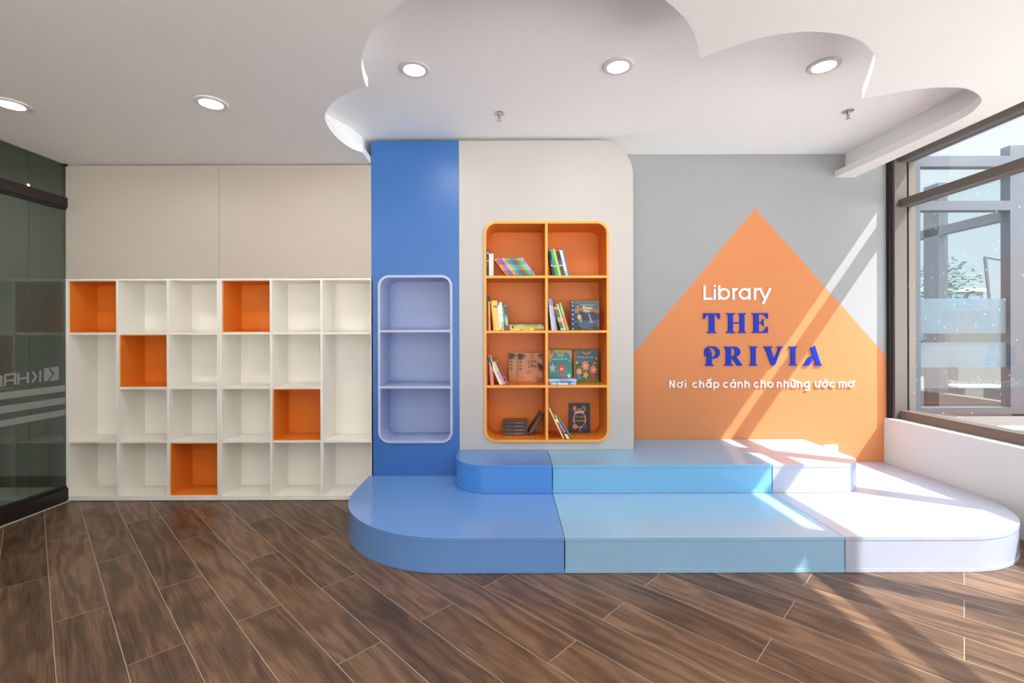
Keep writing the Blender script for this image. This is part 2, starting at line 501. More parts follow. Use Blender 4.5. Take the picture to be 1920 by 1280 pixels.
# film: bands and lettering (read from the far side, so mirrored here)
def lz(py, px=122):
    y = F * XL / (px - 953); return H - (py - 625) * y / F
b = B()
xf = XL + 0.0008
def lband(z0, z1):
    b.add([(xf, -1.0, z0), (xf, YF - 0.005, z0), (xf, YF - 0.005, z1), (xf, -1.0, z1)], [(0, 1, 2, 3)], M_LFILM)
for p0, p1 in ((719.5, 731), (742, 754), (765, 776)):
    lband(lz(p1), lz(p0))
lb(b, 'film_bands')
b = B()
def lpoly(pts):  # pixel outline on the glass plane -> (y,z)
    q = []
    for px, py in pts:
        y = F * XL / (px - 953); q.append((y, H - (py - 625) * y / F))
    t = tessellate_polygon([[Vector((p[0], p[1], 0)) for p in q]])
    b.add([(xf, p[0], p[1]) for p in q], [tuple(k) for k in t], M_LFILM)
def lstroke(p, q, w=4.0):
    dx, dy = q[0] - p[0], q[1] - p[1]; L = hypot(dx, dy); nx, ny = -dy / L * w / 2, dx / L * w / 2
    lpoly([(p[0] + nx, p[1] + ny), (q[0] + nx, q[1] + ny), (q[0] - nx, q[1] - ny), (p[0] - nx, p[1] - ny)])
lpoly([(82, 688), (90, 687), (98, 699), (88, 712), (82, 713)])
lpoly([(92, 686.5), (110, 684.5), (110, 710), (91, 712), (102, 698)])
lstroke((75, 692), (75, 713.5), 4)
lstroke((60, 694), (68, 704), 4); lstroke((68, 703), (60, 714.5), 4)
lstroke((52, 694.5), (52, 716), 4.4); lstroke((34, 697), (34, 718), 4.4); lstroke((35, 707.5), (51, 705.5), 4)
lstroke((28, 698), (28, 718.5), 4.4); lstroke((9, 701), (9, 721), 4.4); lstroke((8, 700.5), (29, 697.6), 4.4); lstroke((10, 711.5), (27, 709.5), 4)
lstroke((2, 701), (2, 722), 4.4)
lb(b, 'film_lettering')

# dim neighbouring room seen through the partition
b = B()
M_DIM = mat('corridor paint', (176, 184, 172), 0.8)
b.box(XL - 2.3, XL - 2.2, YREAR, YB, 0, 2.9, M_DIM)
b.box(XL - 2.3, XL - 0.06, YREAR - 0.1, YREAR, 0, 2.9, M_DIM)
b.box(XL - 2.3, XL - 0.06, YREAR - 0.1, YB, ZL + 0.1, 2.9, M_DIM)
b.box(XL - 2.3, XL - 0.06, YREAR - 0.1, YB + 0.01, -0.06, 0, mat('grey corridor tile', (196, 192, 182), 0.3))
b.box(XL - 2.2, XL - 0.06, YB - 0.015, YB - 0.001, 0, 0.09, mat('dark skirting', (60, 58, 54), 0.5))
tag(b.build('wall_corridor'), kind='structure')

# rear wall behind the camera; its wide window is added for frontal fill light
rear = tag(empty('wall_rear', (0, YREAR, 0)), kind='structure')
b = B()
b.prism([[(XL, -0.05), (3.6, -0.05), (3.6, 2.95), (XL, 2.95)], [(-2.9, 0.1), (2.95, 0.1), (2.95, 2.52), (-2.9, 2.52)]], YREAR - 0.14, YREAR, M_REAR, 'y')
b.build('masonry', rear, loc=(0, -YREAR, 0))
b = B()
for x in (-2.9, -1.74, -0.58, 0.58, 1.74, 2.90): b.box(x, x + 0.05, YREAR - 0.1, YREAR - 0.03, 0.1, 2.52, M_BRONZE)
b.box(-2.9, 2.95, YREAR - 0.1, YREAR - 0.03, 0.1, 0.16, M_BRONZE); b.box(-2.9, 2.95, YREAR - 0.1, YREAR - 0.03, 2.46, 2.52, M_BRONZE)
b.build('fill_window_frame', rear, loc=(0, -YREAR, 0))

# ------------------------------------------------------------------ downlights and sprinklers
def downlight_proto():
    t = empty('downlight')
    b = B()
    b.lathe([(0.0595, 0.0), (0.0600, -0.0090), (0.083, -0.0075), (0.088, -0.003), (0.088, 0.0)], M_RIM, seg=48)
    b.build('rim', t, smooth=True)
    b = B(); b.lathe([(0.059, 0.0), (0.059, -0.0040), (0.058, -0.0045)], M_LAMP, seg=48)
    b.build('diffuser', t)
    return t
def copy_tree(o, par=None):
    c = o.copy(); COL.objects.link(c); c.parent = par
    for ch in list(o.children): copy_tree(ch, c)
    return c
dl = downlight_proto()
spots = [(-0.539, 2.692, ZH, 'round lit downlight in the cloud recess nearest the blue column'),
         (0.631, 2.666, ZH, 'round lit downlight in the cloud recess, middle one of the three there'),
         (1.809, 2.666, ZH, 'round lit downlight in the cloud recess nearest the window'),
         (-1.701, 2.674, ZL, 'round lit downlight in the low ceiling above the white cubbies'),
         (-2.860, 2.685, ZL, 'round lit downlight in the low ceiling nearest the glass partition')]
back = [(x, y) for y in (0.9, -0.9, -2.4) for x in (-2.86, -1.70, -0.54, 0.63, 1.81)]
used = False
for x, y, z, lab in spots:
    o = copy_tree(dl) if used else dl
    used = True
    o.location = (x, y, z)
    tag(o, lab, 'ceiling light', 'row of downlights')
for x, y in [(XL - 1.1, 3.2), (XL - 1.1, 2.3), (XL - 1.1, 1.2), (XL - 1.1, 0.0), (XL - 1.1, -1.4)]:  # lamps added to brighten what shows through the tinted glass
    o = copy_tree(dl); o.location = (x, y, ZL + 0.1)
    tag(o, 'added downlight brightening the corridor beyond the glass partition', 'ceiling light', 'added corridor downlights')
for x, y in back:  # unseen lamps added to raise the light in the room
    o = copy_tree(dl); o.location = (x, y, ZL)
    tag(o, 'added unseen downlight in the low ceiling behind the viewer', 'ceiling light', 'added downlights behind the viewer')

def sprinkler(x, y, label):
    t = tag(empty('sprinkler_head', (x, y, ZH)), label, 'sprinkler', 'ceiling sprinklers')
    b = B(); b.lathe([(0.036, 0.0), (0.036, -0.003), (0.022, -0.007), (0.016, -0.007)], M_CHROME, seg=32); b.build('flange', t, smooth=True)
    b = B(); b.lathe([(0.009, -0.006), (0.010, -0.016), (0.007, -0.02)], M_CHROME, seg=20)
    for s in (-1, 1):
        b.tube((s * 0.008, 0, -0.017), (s * 0.011, 0, -0.032), 0.0018, M_CHROME, 8)
        b.tube((s * 0.011, 0, -0.032), (s * 0.002, 0, -0.046), 0.0018, M_CHROME, 8)
    b.build('frame_arms', t)
    b = B(); b.lathe([(0.0015, -0.018), (0.003, -0.024), (0.003, -0.036), (0.0015, -0.042)], M_RED, seg=12); b.build('glass_bulb', t)
    b = B(); b.lathe([(0.004, -0.045), (0.015, -0.050), (0.015, -0.0515), (0.003, -0.0505)], M_CHROME, seg=24); b.build('deflector', t)
sprinkler(-0.059, 3.234, 'chrome sprinkler head above the cream column, between the first two recess downlights')
sprinkler(2.349, 3.218, 'chrome sprinkler head above the orange painted wall, near the ceiling edge by the window')

# ------------------------------------------------------------------ white cubby units
def cubby(xl, label, orange, skip, name='cubby_unit'):
    t = tag(empty(name, (xl + 0.6, YF, 0)), label, 'bookshelf', 'white cubby units')
    def bb(b, nm, **k):
        return b.build(nm, t, loc=(-(xl + 0.6), -YF, 0), **k)
    T = 0.018; hgt = 1.737; cw = (1.2 - 4 * T) / 3; g = 0.0008
    yb = 3.905
    for i in range(4):
        xa = xl + i * (cw + T)
        b = B(); b.box(xa + (g if i == 0 else 0), xa + T - (g if i == 3 else 0), YF, yb, 0.038, hgt - T, M_CAB)
        bb(b, 'side_panel' if i in (0, 3) else 'divider', bevel=0.0008)
    b = B(); b.box(xl + g, xl + 1.2 - g, YF, yb, hgt - T, hgt, M_CAB); bb(b, 'top_panel', bevel=0.0008)
    b = B(); b.box(xl + g, xl + 1.2 - g, YF, yb, 0.004, 0.038, M_CAB); bb(b, 'base_panel', bevel=0.0008)
    b = B(); b.box(xl + g, xl + 1.2 - g, yb, yb + 0.012, 0.004, hgt, M_CAB); bb(b, 'back_panel')
    tops = [1.315, 0.888, 0.467]
    rowz = [(1.315, hgt - T), (0.888, 1.297), (0.467, 0.870), (0.038, 0.449)]
    for c in range(3):
        xa = xl + T + c * (cw + T)
        for r, zt_ in enumerate(tops):
            if (c, r) in skip: continue
            b = B(); b.box(xa + 0.0005, xa + cw - 0.0005, YF + 0.012, yb, zt_ - T, zt_, M_CAB); bb(b, 'shelf', bevel=0.0008)
        for r in range(4):
            if (c, r) in orange:
                z0, z1 = rowz[r]
                b = B(); e = 0.007; yy = YF + 0.014
                A, Z = xa + 0.001, xa + cw - 0.001
                b.box(A, A + e, yy, yb - 0.001, z0, z1 - 0.001, M_ORNG); b.box(Z - e, Z, yy, yb - 0.001, z0, z1 - 0.001, M_ORNG)
                b.box(A + e, Z - e, yy, yb - 0.001, z0, z0 + e, M_ORNG); b.box(A + e, Z - e, yy, yb - 0.001, z1 - e, z1 - 0.001, M_ORNG)
                b.box(A + e, Z - e, yb - 0.008, yb - 0.001, z0 + e, z1 - e, M_ORNG)
                lo = bb(b, 'cubby_liner'); lo['label'] = 'orange cubby lining'
    return t
XA = fx(123); XM = XA + 1.2
cubby(XA, 'white cubby shelf unit beside the glass partition, with three orange boxes', {(0, 0), (1, 1), (2, 3)}, {(0, 1)})
cubby(XM, 'white cubby shelf unit beside the blue column, with two orange boxes', {(0, 0), (1, 2)}, {(2, 1)})
for xl, lab in ((XA, 'plain beige wall panel above the cubbies, next to the glass partition'), (XM, 'plain beige wall panel above the cubbies, next to the blue column')):
    t = tag(empty('wall_panel', (xl + 0.6, YF, 1.738)), lab, 'panel', 'beige panels above the cubbies')
    b = B(); b.box(xl + 0.0015, xl + 1.1985, YF + 0.001, YF + 0.019, 1.7395, 2.618, M_PANEL)
    b.build('door_panel', t, loc=(-(xl + 0.6), -YF, -1.738), bevel=0.0012)
    b = B(); b.box(xl + 0.002, xl + 1.198, YF + 0.021, 3.95, 1.7385, 2.60, M_CAB)
    b.box(xl, xl + 1.2, YF + 0.03, YF + 0.05, 2.60, 2.627, M_CAB)
    b.build('carcass', t, loc=(-(xl + 0.6), -YF, -1.738))

# ------------------------------------------------------------------ blue column, cream column and their inset shelves
XB0, XB1, XC1 = -1.068, -0.383, 0.978
ZTOP = 2.806; ZP1, ZP2 = 0.194, 0.390
n_blue = (fx(709.3), fx(848.8), fz(829.3), fz(515.5), 0.088)
n_or = (fx(907.8), fx(1141.5), fz(828.6), fz(415.3), 0.095)
def inset_hole(q, d=0.003): return rrect(q[0] + d, q[1] - d, q[2] + d, q[3] - d, q[4])
tb = tag(empty('blue_column', ((XB0 + XB1) / 2, YF, ZP1)), 'tall glossy mid blue column panel standing on the blue platform', 'column')
b = B()
b.prism([[(XB0, ZP1 + .001), (XB1 - 0.0008, ZP1 + .001), (XB1 - 0.0008, ZTOP), (XB0, ZTOP)], inset_hole(n_blue)], YF, YF + 0.018, M_BLUE, 'y')
b.build('front_panel', tb, loc=(-(XB0 + XB1) / 2, -YF, -ZP1))
b = B(); b.box(XB0, XB0 + 0.018, YF + 0.018, YB - 0.002, ZP1 + .001, ZTOP, M_BLUE)
b.build('side_panel', tb, loc=(-(XB0 + XB1) / 2, -YF, -ZP1))
tc_ = tag(empty('cream_column', ((XB1 + XC1) / 2, YF, ZP2)), 'wide cream column panel with one rounded top corner, behind the upper platform', 'column')
b = B()
prof = [(XB1 + 0.0008, ZP2 + .001), (XC1, ZP2 + .001)] + arc(XC1 - 0.27, ZTOP - 0.27, 0.27, 0, 90, 16) + [(XB1 + 0.0008, ZTOP)]
b.prism([prof, inset_hole(n_or)], YF, YF + 0.018, M_CREAM, 'y')
b.build('front_panel', tc_, loc=(-(XB1 + XC1) / 2, -YF, -ZP2))
b = B()
p_out = [(XC1, ZP2 + .001)] + arc(XC1 - 0.27, ZTOP - 0.27, 0.27, 0, 90, 16) + [(XB0 + 0.02, ZTOP)]
p_in = [(p[0] - 0.018, p[1]) if i < 8 else (p[0], p[1] - 0.018) for i, p in enumerate(p_out)]
p_in = [(XC1 - 0.018, ZP2 + .001)] + arc(XC1 - 0.27, ZTOP - 0.27, 0.252, 0, 90, 16) + [(XB1, ZTOP - 0.018)]
p_out[-1] = (XB1, ZTOP)
b.prism([p_out + p_in[::-1]], YF + 0.018, YB - 0.002, M_CREAM, 'y')
b.build('curved_side_panel', tc_, loc=(-(XB1 + XC1) / 2, -YF, -ZP2))

def inset(name, q, label, cat, mt_frame, mt_in, shelves, divider, yback):
    x0, x1, z0, z1, r = q
    o0 = Vector(((x0 + x1) / 2, YF, z0))
    t = tag(empty(name, o0), label, cat)
    L = tuple(-o0)
    T = 0.0185; yf = YF - 0.014
    b = B()
    b.prism([rrect(x0, x1, z0, z1, r, 14), rrect(x0 + T, x1 - T, z0 + T, z1 - T, r - T, 14)], yf, YF + 0.001, mt_frame, 'y')
    b.build('frame', t, loc=L, bevel=0.0015)
    b = B()
    e = 0.0035
    b.prism([rrect(x0 + e, x1 - e, z0 + e, z1 - e, r - e, 14), rrect(x0 + T, x1 - T, z0 + T, z1 - T, r - T, 14)], YF + 0.001, yback, mt_in, 'y')
    o = b.build('carcass', t, loc=L, smooth=True)
    b = B(); b.prism([rrect(x0 + e, x1 - e, z0 + e, z1 - e, r - e, 14)], yback, yback + 0.01, mt_in, 'y')
    b.build('back_panel', t, loc=L)
    xs = [x0 + T, x1 - T]
    if divider:
        b = B(); d0, d1 = divider
        b.box(d0, d1, yf + 0.001, yf + 0.006, z0 + T, z1 - T, mt_frame)
        b.box(d0, d1, yf + 0.006, yback, z0 + T, z1 - T, mt_in)
        b.build('divider', t, loc=L)
        xs = [x0 + T, d0, d1, x1 - T]
    for (s0, s1) in shelves:
        for i in range(0, len(xs), 2):
            b = B(); b.box(xs[i], xs[i + 1], yf + 0.001, yf + 0.006, s0, s1, mt_frame)
            b.box(xs[i], xs[i + 1], yf + 0.006, yback, s0, s1, mt_in)
            b.build('shelf', t, loc=L)
    return t
SB = [(fz(622.3), fz(617.9)), (fz(727.3), fz(722.9))]
SO = [(fz(521.6), fz(517.0)), (fz(624.0), fz(619.6)), (fz(726.4), fz(721.8))]
M_LAVF = mat('lavender grey edge band', (182, 188, 216), 0.4)
inset('inset_shelf', n_blue, 'pale lavender blue rounded niche with two shelves, empty, set in the blue column', 'shelf', M_LAVF, M_LAV, SB, None, 3.93)
DV = (fx(1022.3), fx(1027.2))
inset('inset_bookcase', n_or, 'orange rounded inset bookcase of eight boxes holding books, set in the cream column', 'bookcase', M_ORNGL, M_ORNG, SO, DV, 3.95)

# ------------------------------------------------------------------ platforms
def platform(name, poly, z0, z1, mt, label, group, wtop=None):
    xs = [p[0] for p in poly]; ys = [p[1] for p in poly]
    o0 = Vector(((min(xs) + max(xs)) / 2, (min(ys) + max(ys)) / 2, z0))
    t = tag(empty(name, o0), label, 'platform', group)
    L = tuple(-o0)
    def shrink(d):
        # inset the outline by d along its normals
        n = len(poly); r = []
        for i in range(n):
            a = Vector(poly[i - 1]); c = Vector(poly[i]); e = Vector(poly[(i + 1) % n])
            d1 = (c - a); d2 = (e - c)
            if d1.length < 1e-6 or d2.length < 1e-6: r.append(tuple(c)); continue
            d1.normalize(); d2.normalize()
            n1 = Vector((-d1.y, d1.x)); n2 = Vector((-d2.y, d2.x))
            k = n1 + n2
            k = k / max(0.2, k.dot(n1)) if k.length > 1e-6 else n1
            r.append((c.x + k.x * d, c.y + k.y * d))
        return r
    b = B(); b.prism([shrink(0.0018)], z0 + 0.022, z1 - 0.022, mt); b.build('body', t, loc=L, smooth=True)
    b = B(); b.prism([poly], z0 + 0.001, z0 + 0.0215, mt); b.build('base_strip', t, loc=L, bevel=0.001, smooth=True)
    b = B(); b.prism([poly], z1 - 0.0215, z1, mt); b.build('top_board', t, loc=L, bevel=0.0015, smooth=True)
    return t
YP1, YP2 = 2.525, 3.22
S1, S2, G = 0.303, 1.822, 0.0015
yj = YF - 0.001
lowl = arc(-0.335, YP1 + 0.755, 0.752, 180, 270, 24, 0.755) + [(S1 - G, YP1), (S1 - G, yj), (-1.087, yj)]
lowm = [(S1 + G, YP1), (S2 - G, YP1), (S2 - G, YB - 0.003), (XC1 + 0.004, YB - 0.003), (XC1 + 0.004, yj), (S1 + G, yj)]
lowr = [(S2 + G, YP1)] + arc(2.495, YP1 + 0.72, 0.714, 270, 360, 24, 0.72) + [(3.209, YB - 0.003), (S2 + G, YB - 0.003)]
platform('step_platform', lowl, 0, ZP1, M_PBLUE, 'blue lower platform section with a rounded end, in front of the blue column', 'lower platform sections')
platform('step_platform', lowm, 0, ZP1, M_PMID, 'pale blue lower platform section, the long one in the middle', 'lower platform sections')
platform('step_platform', lowr, 0, ZP1, M_PWHITE, 'white lower platform section with a rounded end, beside the window wall', 'lower platform sections')
upl = arc(-0.148, YP2 + 0.245, 0.243, 180, 270, 16, 0.245) + [(S1 - G, YP2), (S1 - G, yj), (-0.391, yj)]
upm = [(S1 + G, YP2), (S2 - G, YP2), (S2 - G, YB - 0.003), (XC1 + 0.004, YB - 0.003), (XC1 + 0.004, yj), (S1 + G, yj)]
upr = [(S2 + G, YP2)] + arc(2.285, YP2 + 0.235, 0.235, 270, 360, 16) + [(2.520, YB - 0.003), (S2 + G, YB - 0.003)]
platform('step_platform', upl, ZP1 + 0.001, ZP2, M_PBLUE2, 'bright blue upper step with a rounded corner, under the orange bookcase', 'upper step sections')
platform('step_platform', upm, ZP1 + 0.001, ZP2, M_PMID2, 'sky blue upper step, the long one in the middle', 'upper step sections')
platform('step_platform', upr, ZP1 + 0.001, ZP2, M_PWHITE, 'white upper step with a rounded corner, in front of the orange painted wall', 'upper step sections')

# power socket
t = tag(empty('power_socket', (2.755, YB, 0.30)), 'white wall socket low on the orange wall behind the white upper step', 'socket')
b = B(); b.prism([rrect(-0.06, 0.06, -0.043, 0.043, 0.006, 4)], -0.009, -0.0005, mat('socket plastic', (228, 230, 236), 0.35), 'y'); b.build('face_plate', t, bevel=0.001)
for x in (-0.03, 0.03):
    for dz in (-0.012, 0.012):
        b = B(); b.lathe([(0.003, 0), (0.003, 0.0012)], M_BLACK, Matrix.Translation((x, -0.009, dz + 0.006)) @ Matrix.Rotation(radians(90), 4, 'X'), 10); b.build('pin_hole', t)

# ------------------------------------------------------------------ sign lettering
ZOOM = 420 / 1920.0
def sx(u): return (1220 + u * ZOOM - 953) * YB / F          # sign pictured at 4.57x: u,v in that scale
def sz(v): return H - (500 + v * ZOOM - 625) * YB / F
def stroke(b, pts, w, mt, d0, d1, closed=False):
    """ribbon of constant width w (u,v units) following pts"""
    n = len(pts); Lf = []; Rt = []
    for i in range(n):
        p = Vector(pts[i])
        if closed: a, c = Vector(pts[i - 1]), Vector(pts[(i + 1) % n])
        else: a, c = Vector(pts[max(0, i - 1)]), Vector(pts[min(n - 1, i + 1)])
        d1_ = (p - a); d2_ = (c - p)
        if d1_.length < 1e-6: d1_ = d2_
        if d2_.length < 1e-6: d2_ = d1_
        d1_ = d1_.normalized(); d2_ = d2_.normalized()
        n1 = Vector((-d1_.y, d1_.x)); n2 = Vector((-d2_.y, d2_.x)); k = n1 + n2
        k = k / max(0.4, k.dot(n1))
        Lf.append(p + k * w / 2); Rt.append(p - k * w / 2)
    N = n if closed else n - 1
    vs = []; fs = []
    for p in Lf + Rt: vs.append((sx(p.x), d0, sz(p.y)))
    for p in Lf + Rt: vs.append((sx(p.x), d1, sz(p.y)))
    m2 = 2 * n
    for i in range(N):
        j = (i + 1) % n
        fs += [(i, j, n + j, n + i), (m2 + i, m2 + n + i, m2 + n + j, m2 + j), (i, m2 + i, m2 + j, j), (n + i, n + j, m2 + n + j, m2 + n + i)]
    if not closed:
        fs += [(0, n, m2 + n, m2), (n - 1, m2 + n - 1, m2 + 2 * n - 1, 2 * n - 1)]
    b.add(vs, fs, mt)
def ring_(cx_, cy_, r): return [(cx_ + r * cos(2 * pi * i / 32), cy_ + r * sin(2 * pi * i / 32)) for i in range(32)]
def varc(cx_, cy_, r, a0, a1, n=14):   # v grows downwards; angles as on a clock face seen from the front, 90 = up
    return [(cx_ + r * cos(radians(a0 + (a1 - a0) * i / n)), cy_ - r * sin(radians(a0 + (a1 - a0) * i / n))) for i in range(n + 1)]

# geometric sans glyphs: baseline y0, x-height xh, ascender ah, stroke w; returns list of (pts, closed), advance box width
def gly(ch, x, base, xh, ah, w):
    r = (xh - w) / 2 ; cyy = base - xh / 2; h2 = w / 2
    S_ = []
    def st(*p): S_.append((list(p), False))
    def bowl(cx_): S_.append((ring_(cx_, cyy, r), True))
    full = 2 * r
    if ch == 'L': st((x + h2, base - ah), (x + h2, base - h2), (x + ah * 0.62, base - h2)); adv = ah * 0.62
    elif ch == 'N': st((x + h2, base), (x + h2, base - ah)); st((x + h2, base - ah + 2), (x + ah * 0.72 - h2, base - 2)); st((x + ah * 0.72 - h2, base), (x + ah * 0.72 - h2, base - ah)); adv = ah * 0.72
    elif ch == 'i': st((x + h2, base), (x + h2, base - xh * 0.92)); st((x + h2, base - ah * 1.04), (x + h2, base - ah * 1.04 + w * 1.0)); adv = w
    elif ch == 'b': st((x + h2, base), (x + h2, base - ah)); bowl(x + h2 + r); adv = full + w
    elif ch == 'h': st((x + h2, base), (x + h2, base - ah)); st(*(varc(x + h2 + r * 0.8, base - xh + h2 + r * 0.8, r * 0.8, 180, 0) + [(x + h2 + r * 1.6, base)])); adv = r * 1.6 + w
    elif ch == 'n': st((x + h2, base), (x + h2, base - xh)); st(*(varc(x + h2 + r * 0.8, base - xh + h2 + r * 0.8, r * 0.8, 180, 0) + [(x + h2 + r * 1.6, base)])); adv = r * 1.6 + w
    elif ch == 'm':
        q = r * 0.72; st((x + h2, base), (x + h2, base - xh))
        for k in (0, 1): st(*(varc(x + h2 + q + 2 * q * k, base - xh + h2 + q, q, 180, 0) + [(x + h2 + 2 * q * (k + 1), base)]))
        adv = 4 * q + w
    elif ch == 'u' or ch == 'ư' or ch == 'ữ':
        st(*([(x + h2, base - xh)] + varc(x + h2 + r * 0.8, base - h2 - r * 0.8, r * 0.8, 180, 360))); st((x + h2 + r * 1.6, base - xh), (x + h2 + r * 1.6, base)); adv = r * 1.6 + w
    elif ch == 'r': st((x + h2, base), (x + h2, base - xh)); st(*varc(x + h2 + r * 0.75, base - xh + h2 + r * 0.75, r * 0.75, 180, 78)); adv = r * 0.9 + w
    elif ch == 'a' or ch in 'ấá': bowl(x + h2 + r); st((x + h2 + full, base - xh), (x + h2 + full, base)); adv = full + w
    elif ch == 'o' or ch in 'ơớ': bowl(x + h2 + r); adv = full + w
    elif ch == 'c': st(*varc(x + h2 + r, cyy, r, 42, 318, 22)); adv = full * 0.86 + w
    elif ch == 'p': st((x + h2, base - xh), (x + h2, base + xh * 0.36)); bowl(x + h2 + r); adv = full + w
    elif ch == 'g': bowl(x + h2 + r); st(*([(x + h2 + full, base - xh), (x + h2 + full, base + xh * 0.02)] + varc(x + h2 + r, base + xh * 0.02, r, 0, -135)));adv = full + w
    elif ch == 'y': st((x, base - xh), (x + xh * 0.46, base - w * 0.2)); st((x + xh * 0.92, base - xh), (x + xh * 0.28, base + xh * 0.36)); adv = xh * 0.92
    # Vietnamese marks
    if ch in 'ơớ': st((x + full + w * 0.2, base - xh + w * 0.5), (x + full + w * 1.0, base - xh + w * 0.05), (x + full + w * 1.25, base - xh - w * 0.7))
    if ch in 'ưữ': st((x + h2 + r * 1.6, base - xh + h2), (x + r * 1.6 + w * 1.5, base - xh + h2 * 0.6), (x + r * 1.6 + w * 1.9, base - xh - h2))
    cm = x + h2 + r; ty = base - xh
    if ch in 'áớ': st((cm - w * 0.1, ty - w * 0.7), (cm + w * 0.9, ty - w * 2.0))
    if ch == 'ấ': st((cm - w, ty - w * 0.6), (cm, ty - w * 1.5), (cm + w, ty - w * 0.6)); st((cm + w * 0.9, ty - w * 1.3), (cm + w * 1.7, ty - w * 2.4))
    if ch == 'ữ': st((cm - w * 1.4, ty - w * 0.8), (cm - w * 0.7, ty - w * 1.4), (cm + w * 0.3, ty - w * 0.9), (cm + w, ty - w * 1.5))
    return S_, adv

def sign(name, label, items, mt, depth, xmid, vmid, grp='raised wall lettering'):
    """items: list of (letter strokes or polygons builder)"""
    o0 = Vector((sx(xmid), YB, sz(vmid)))
    t = tag(empty(name, o0), label, 'sign', grp)
    for fn in items:
        b = B(); fn(b, mt, YB - depth, YB - 0.0005)
        b.build('letter', t, loc=tuple(-o0), bevel=0.0)
    return t
def strokes_item(S_, w):
    def fn(b, mt, d0, d1):
        for i, (pts, cl) in enumerate(S_): stroke(b, pts, w, mt, d0 - 0.00006 * i, d1, cl)
    return fn
def line(text, x, base, xh, ah, w, gap, space, x_end):
    """lay the line out, then stretch the gaps so that it ends at x_end"""
    adv = []
    for ch in text: adv.append(None if ch == ' ' else gly(ch, 0, base, xh, ah, w)[1])
    tot = sum(a for a in adv if a is not None) + space * text.count(' ')
    gaps = len([c for c in text if c != ' ']) - 1
    g = (x_end - x - tot) / gaps
    it = []; first = True
    for ch, a in zip(text, adv):
        if a is None: x += space; continue
        it.append(strokes_item(gly(ch, x, base, xh, ah, w)[0], w)); x += a + g
    return it
lib = [('L', 450), ('i', 536), ('b', 575), ('r', 697), ('a', 751), ('r', 880), ('y', 930)]
sign('wall_lettering', 'raised white word Library above the blue words on the orange wall',
     [strokes_item(gly(c, x, 288, 100, 122, 18)[0], 18) for c, x in lib], M_WHITEACR, 0.012, 745, 240)
# tagline, word by word at its place
words = [('Nơi', 155, 299), ('chấp', 352, 583), ('cánh', 614, 842), ('cho', 876, 1046), ('những', 1076, 1358), ('ước', 1402, 1572), ('mơ', 1605, 1736)]
its = []
for wd, xa, xb in words: its += line(wd, xa, 1041, 51, 66, 11, 3, 0, xb)
sign('wall_lettering', 'raised white line of small Vietnamese lettering under the blue words', its, M_WHITEACR, 0.010, 950, 1010)

def poly_item(*polys):
    def fn(b, mt, d0, d1):
        for i, P_ in enumerate(polys):
            loops = P_ if isinstance(P_[0], list) else [P_]
            b.prism([[(sx(u), sz(v)) for u, v in L] for L in loops], d0 - 0.00006 * i, d1, mt, 'y')
    return fn
def serif_stem(x, w, y0, y1, s=19, th=7):
    return [(x - s, y0), (x + w + s, y0), (x + w + s, y0 + th), (x + w, y0 + th + 7), (x + w, y1 - th - 7), (x + w + s, y1 - th), (x + w + s, y1),
            (x - s, y1), (x - s, y1 - th), (x, y1 - th - 7), (x, y0 + th + 7), (x - s, y0 + th)]
y0, y1 = 403, 572
T_ = [(450, y0), (591, y0), (591, 452), (583, 454), (566, 424), (552, 414), (543, 414), (545, 560), (562, 566), (562, y1), (475, y1), (475, 566), (497, 560), (500, 414), (490, 414), (474, 424), (458, 454), (450, 452)]
Hh = [serif_stem(663, 38, y0, y1, 20), serif_stem(762, 38, y0, y1, 13), [(700, 479), (764, 479), (764, 491), (700, 491)]]
E_ = [(863, y0), (1001, y0), (1001, 450), (991, 450), (978, 424), (962, 414), (922, 414), (922, 480), (946, 479), (955, 462), (964, 450), (964, 517), (955, 506), (946, 491), (922, 491), (922, 562), (960, 560), (978, 548), (990, 520), (1001, 518), (1001, y1), (863, y1), (863, 565), (880, 559), (880, 416), (863, 410)]
sign('wall_lettering', 'raised blue word THE on the orange wall', [poly_item(T_), poly_item(*Hh), poly_item(E_)], M_BLUEACR, 0.012, 725, 488)
y0, y1 = 688, 852
def el(cx_, cy_, rx, ry, a0=0, a1=360, n=28):
    return [(cx_ + rx * cos(radians(a0 + (a1 - a0) * i / n)), cy_ - ry * sin(radians(a0 + (a1 - a0) * i / n))) for i in range(n + 1)]
P_ = [
    # stem with arched top
    [(477, 845 - 6)] + [(477, 720)] + [(482, 704), (490, 697), (500, 706), (512, 722), (519, 745), (519, 838), (536, 845), (536, y1), (461, y1), (461, 845)],
    # right bowl (thick)
    el(530, 739, 61, 53, 100, -97, 22) + el(512, 741, 43, 43, -80, 92, 22),
    # thin ring sweeping over the top and round the left
    el(505, 738, 50, 52, 60, 222, 24) + el(507, 740, 41, 45, 222, 64, 24),
]
R_ = [[(625, y0), (700, y0)] + el(712, 733, 52, 45, 90, -40, 14) + [(730, 776), (779, 845), (779, y1), (738, y1), (690, 782), (685, 782), (685, 838), (702, 845), (702, y1), (625, y1), (625, 845), (641, 838), (641, 702), (625, 696)]]
R_hole = [(685, 702), (700, 701)] + el(700, 735, 22, 34, 85, -85, 10) + [(685, 771)]
I1 = [serif_stem(856, 39, y0, y1, 15)]
V_ = [[(962, y0), (1038, y0), (1038, 696), (1022, 701), (1056, 800), (1094, 701), (1078, 696), (1078, y0), (1128, y0), (1128, 696), (1114, 702), (1064, 838), (1050, 852), (1030, 852), (975, 700), (962, 696)]]
I2 = [serif_stem(1196, 38, y0, y1, 16)]
A_ = [[(1364, 702), (1402, 684), (1452, 842), (1466, 847), (1466, y1), (1396, y1), (1396, 846), (1412, 840)],
      [(1300, y1), (1300, 846), (1318, 838), (1340, 792), (1352, 780), (1390, 770), (1386, 784), (1354, y1)]]
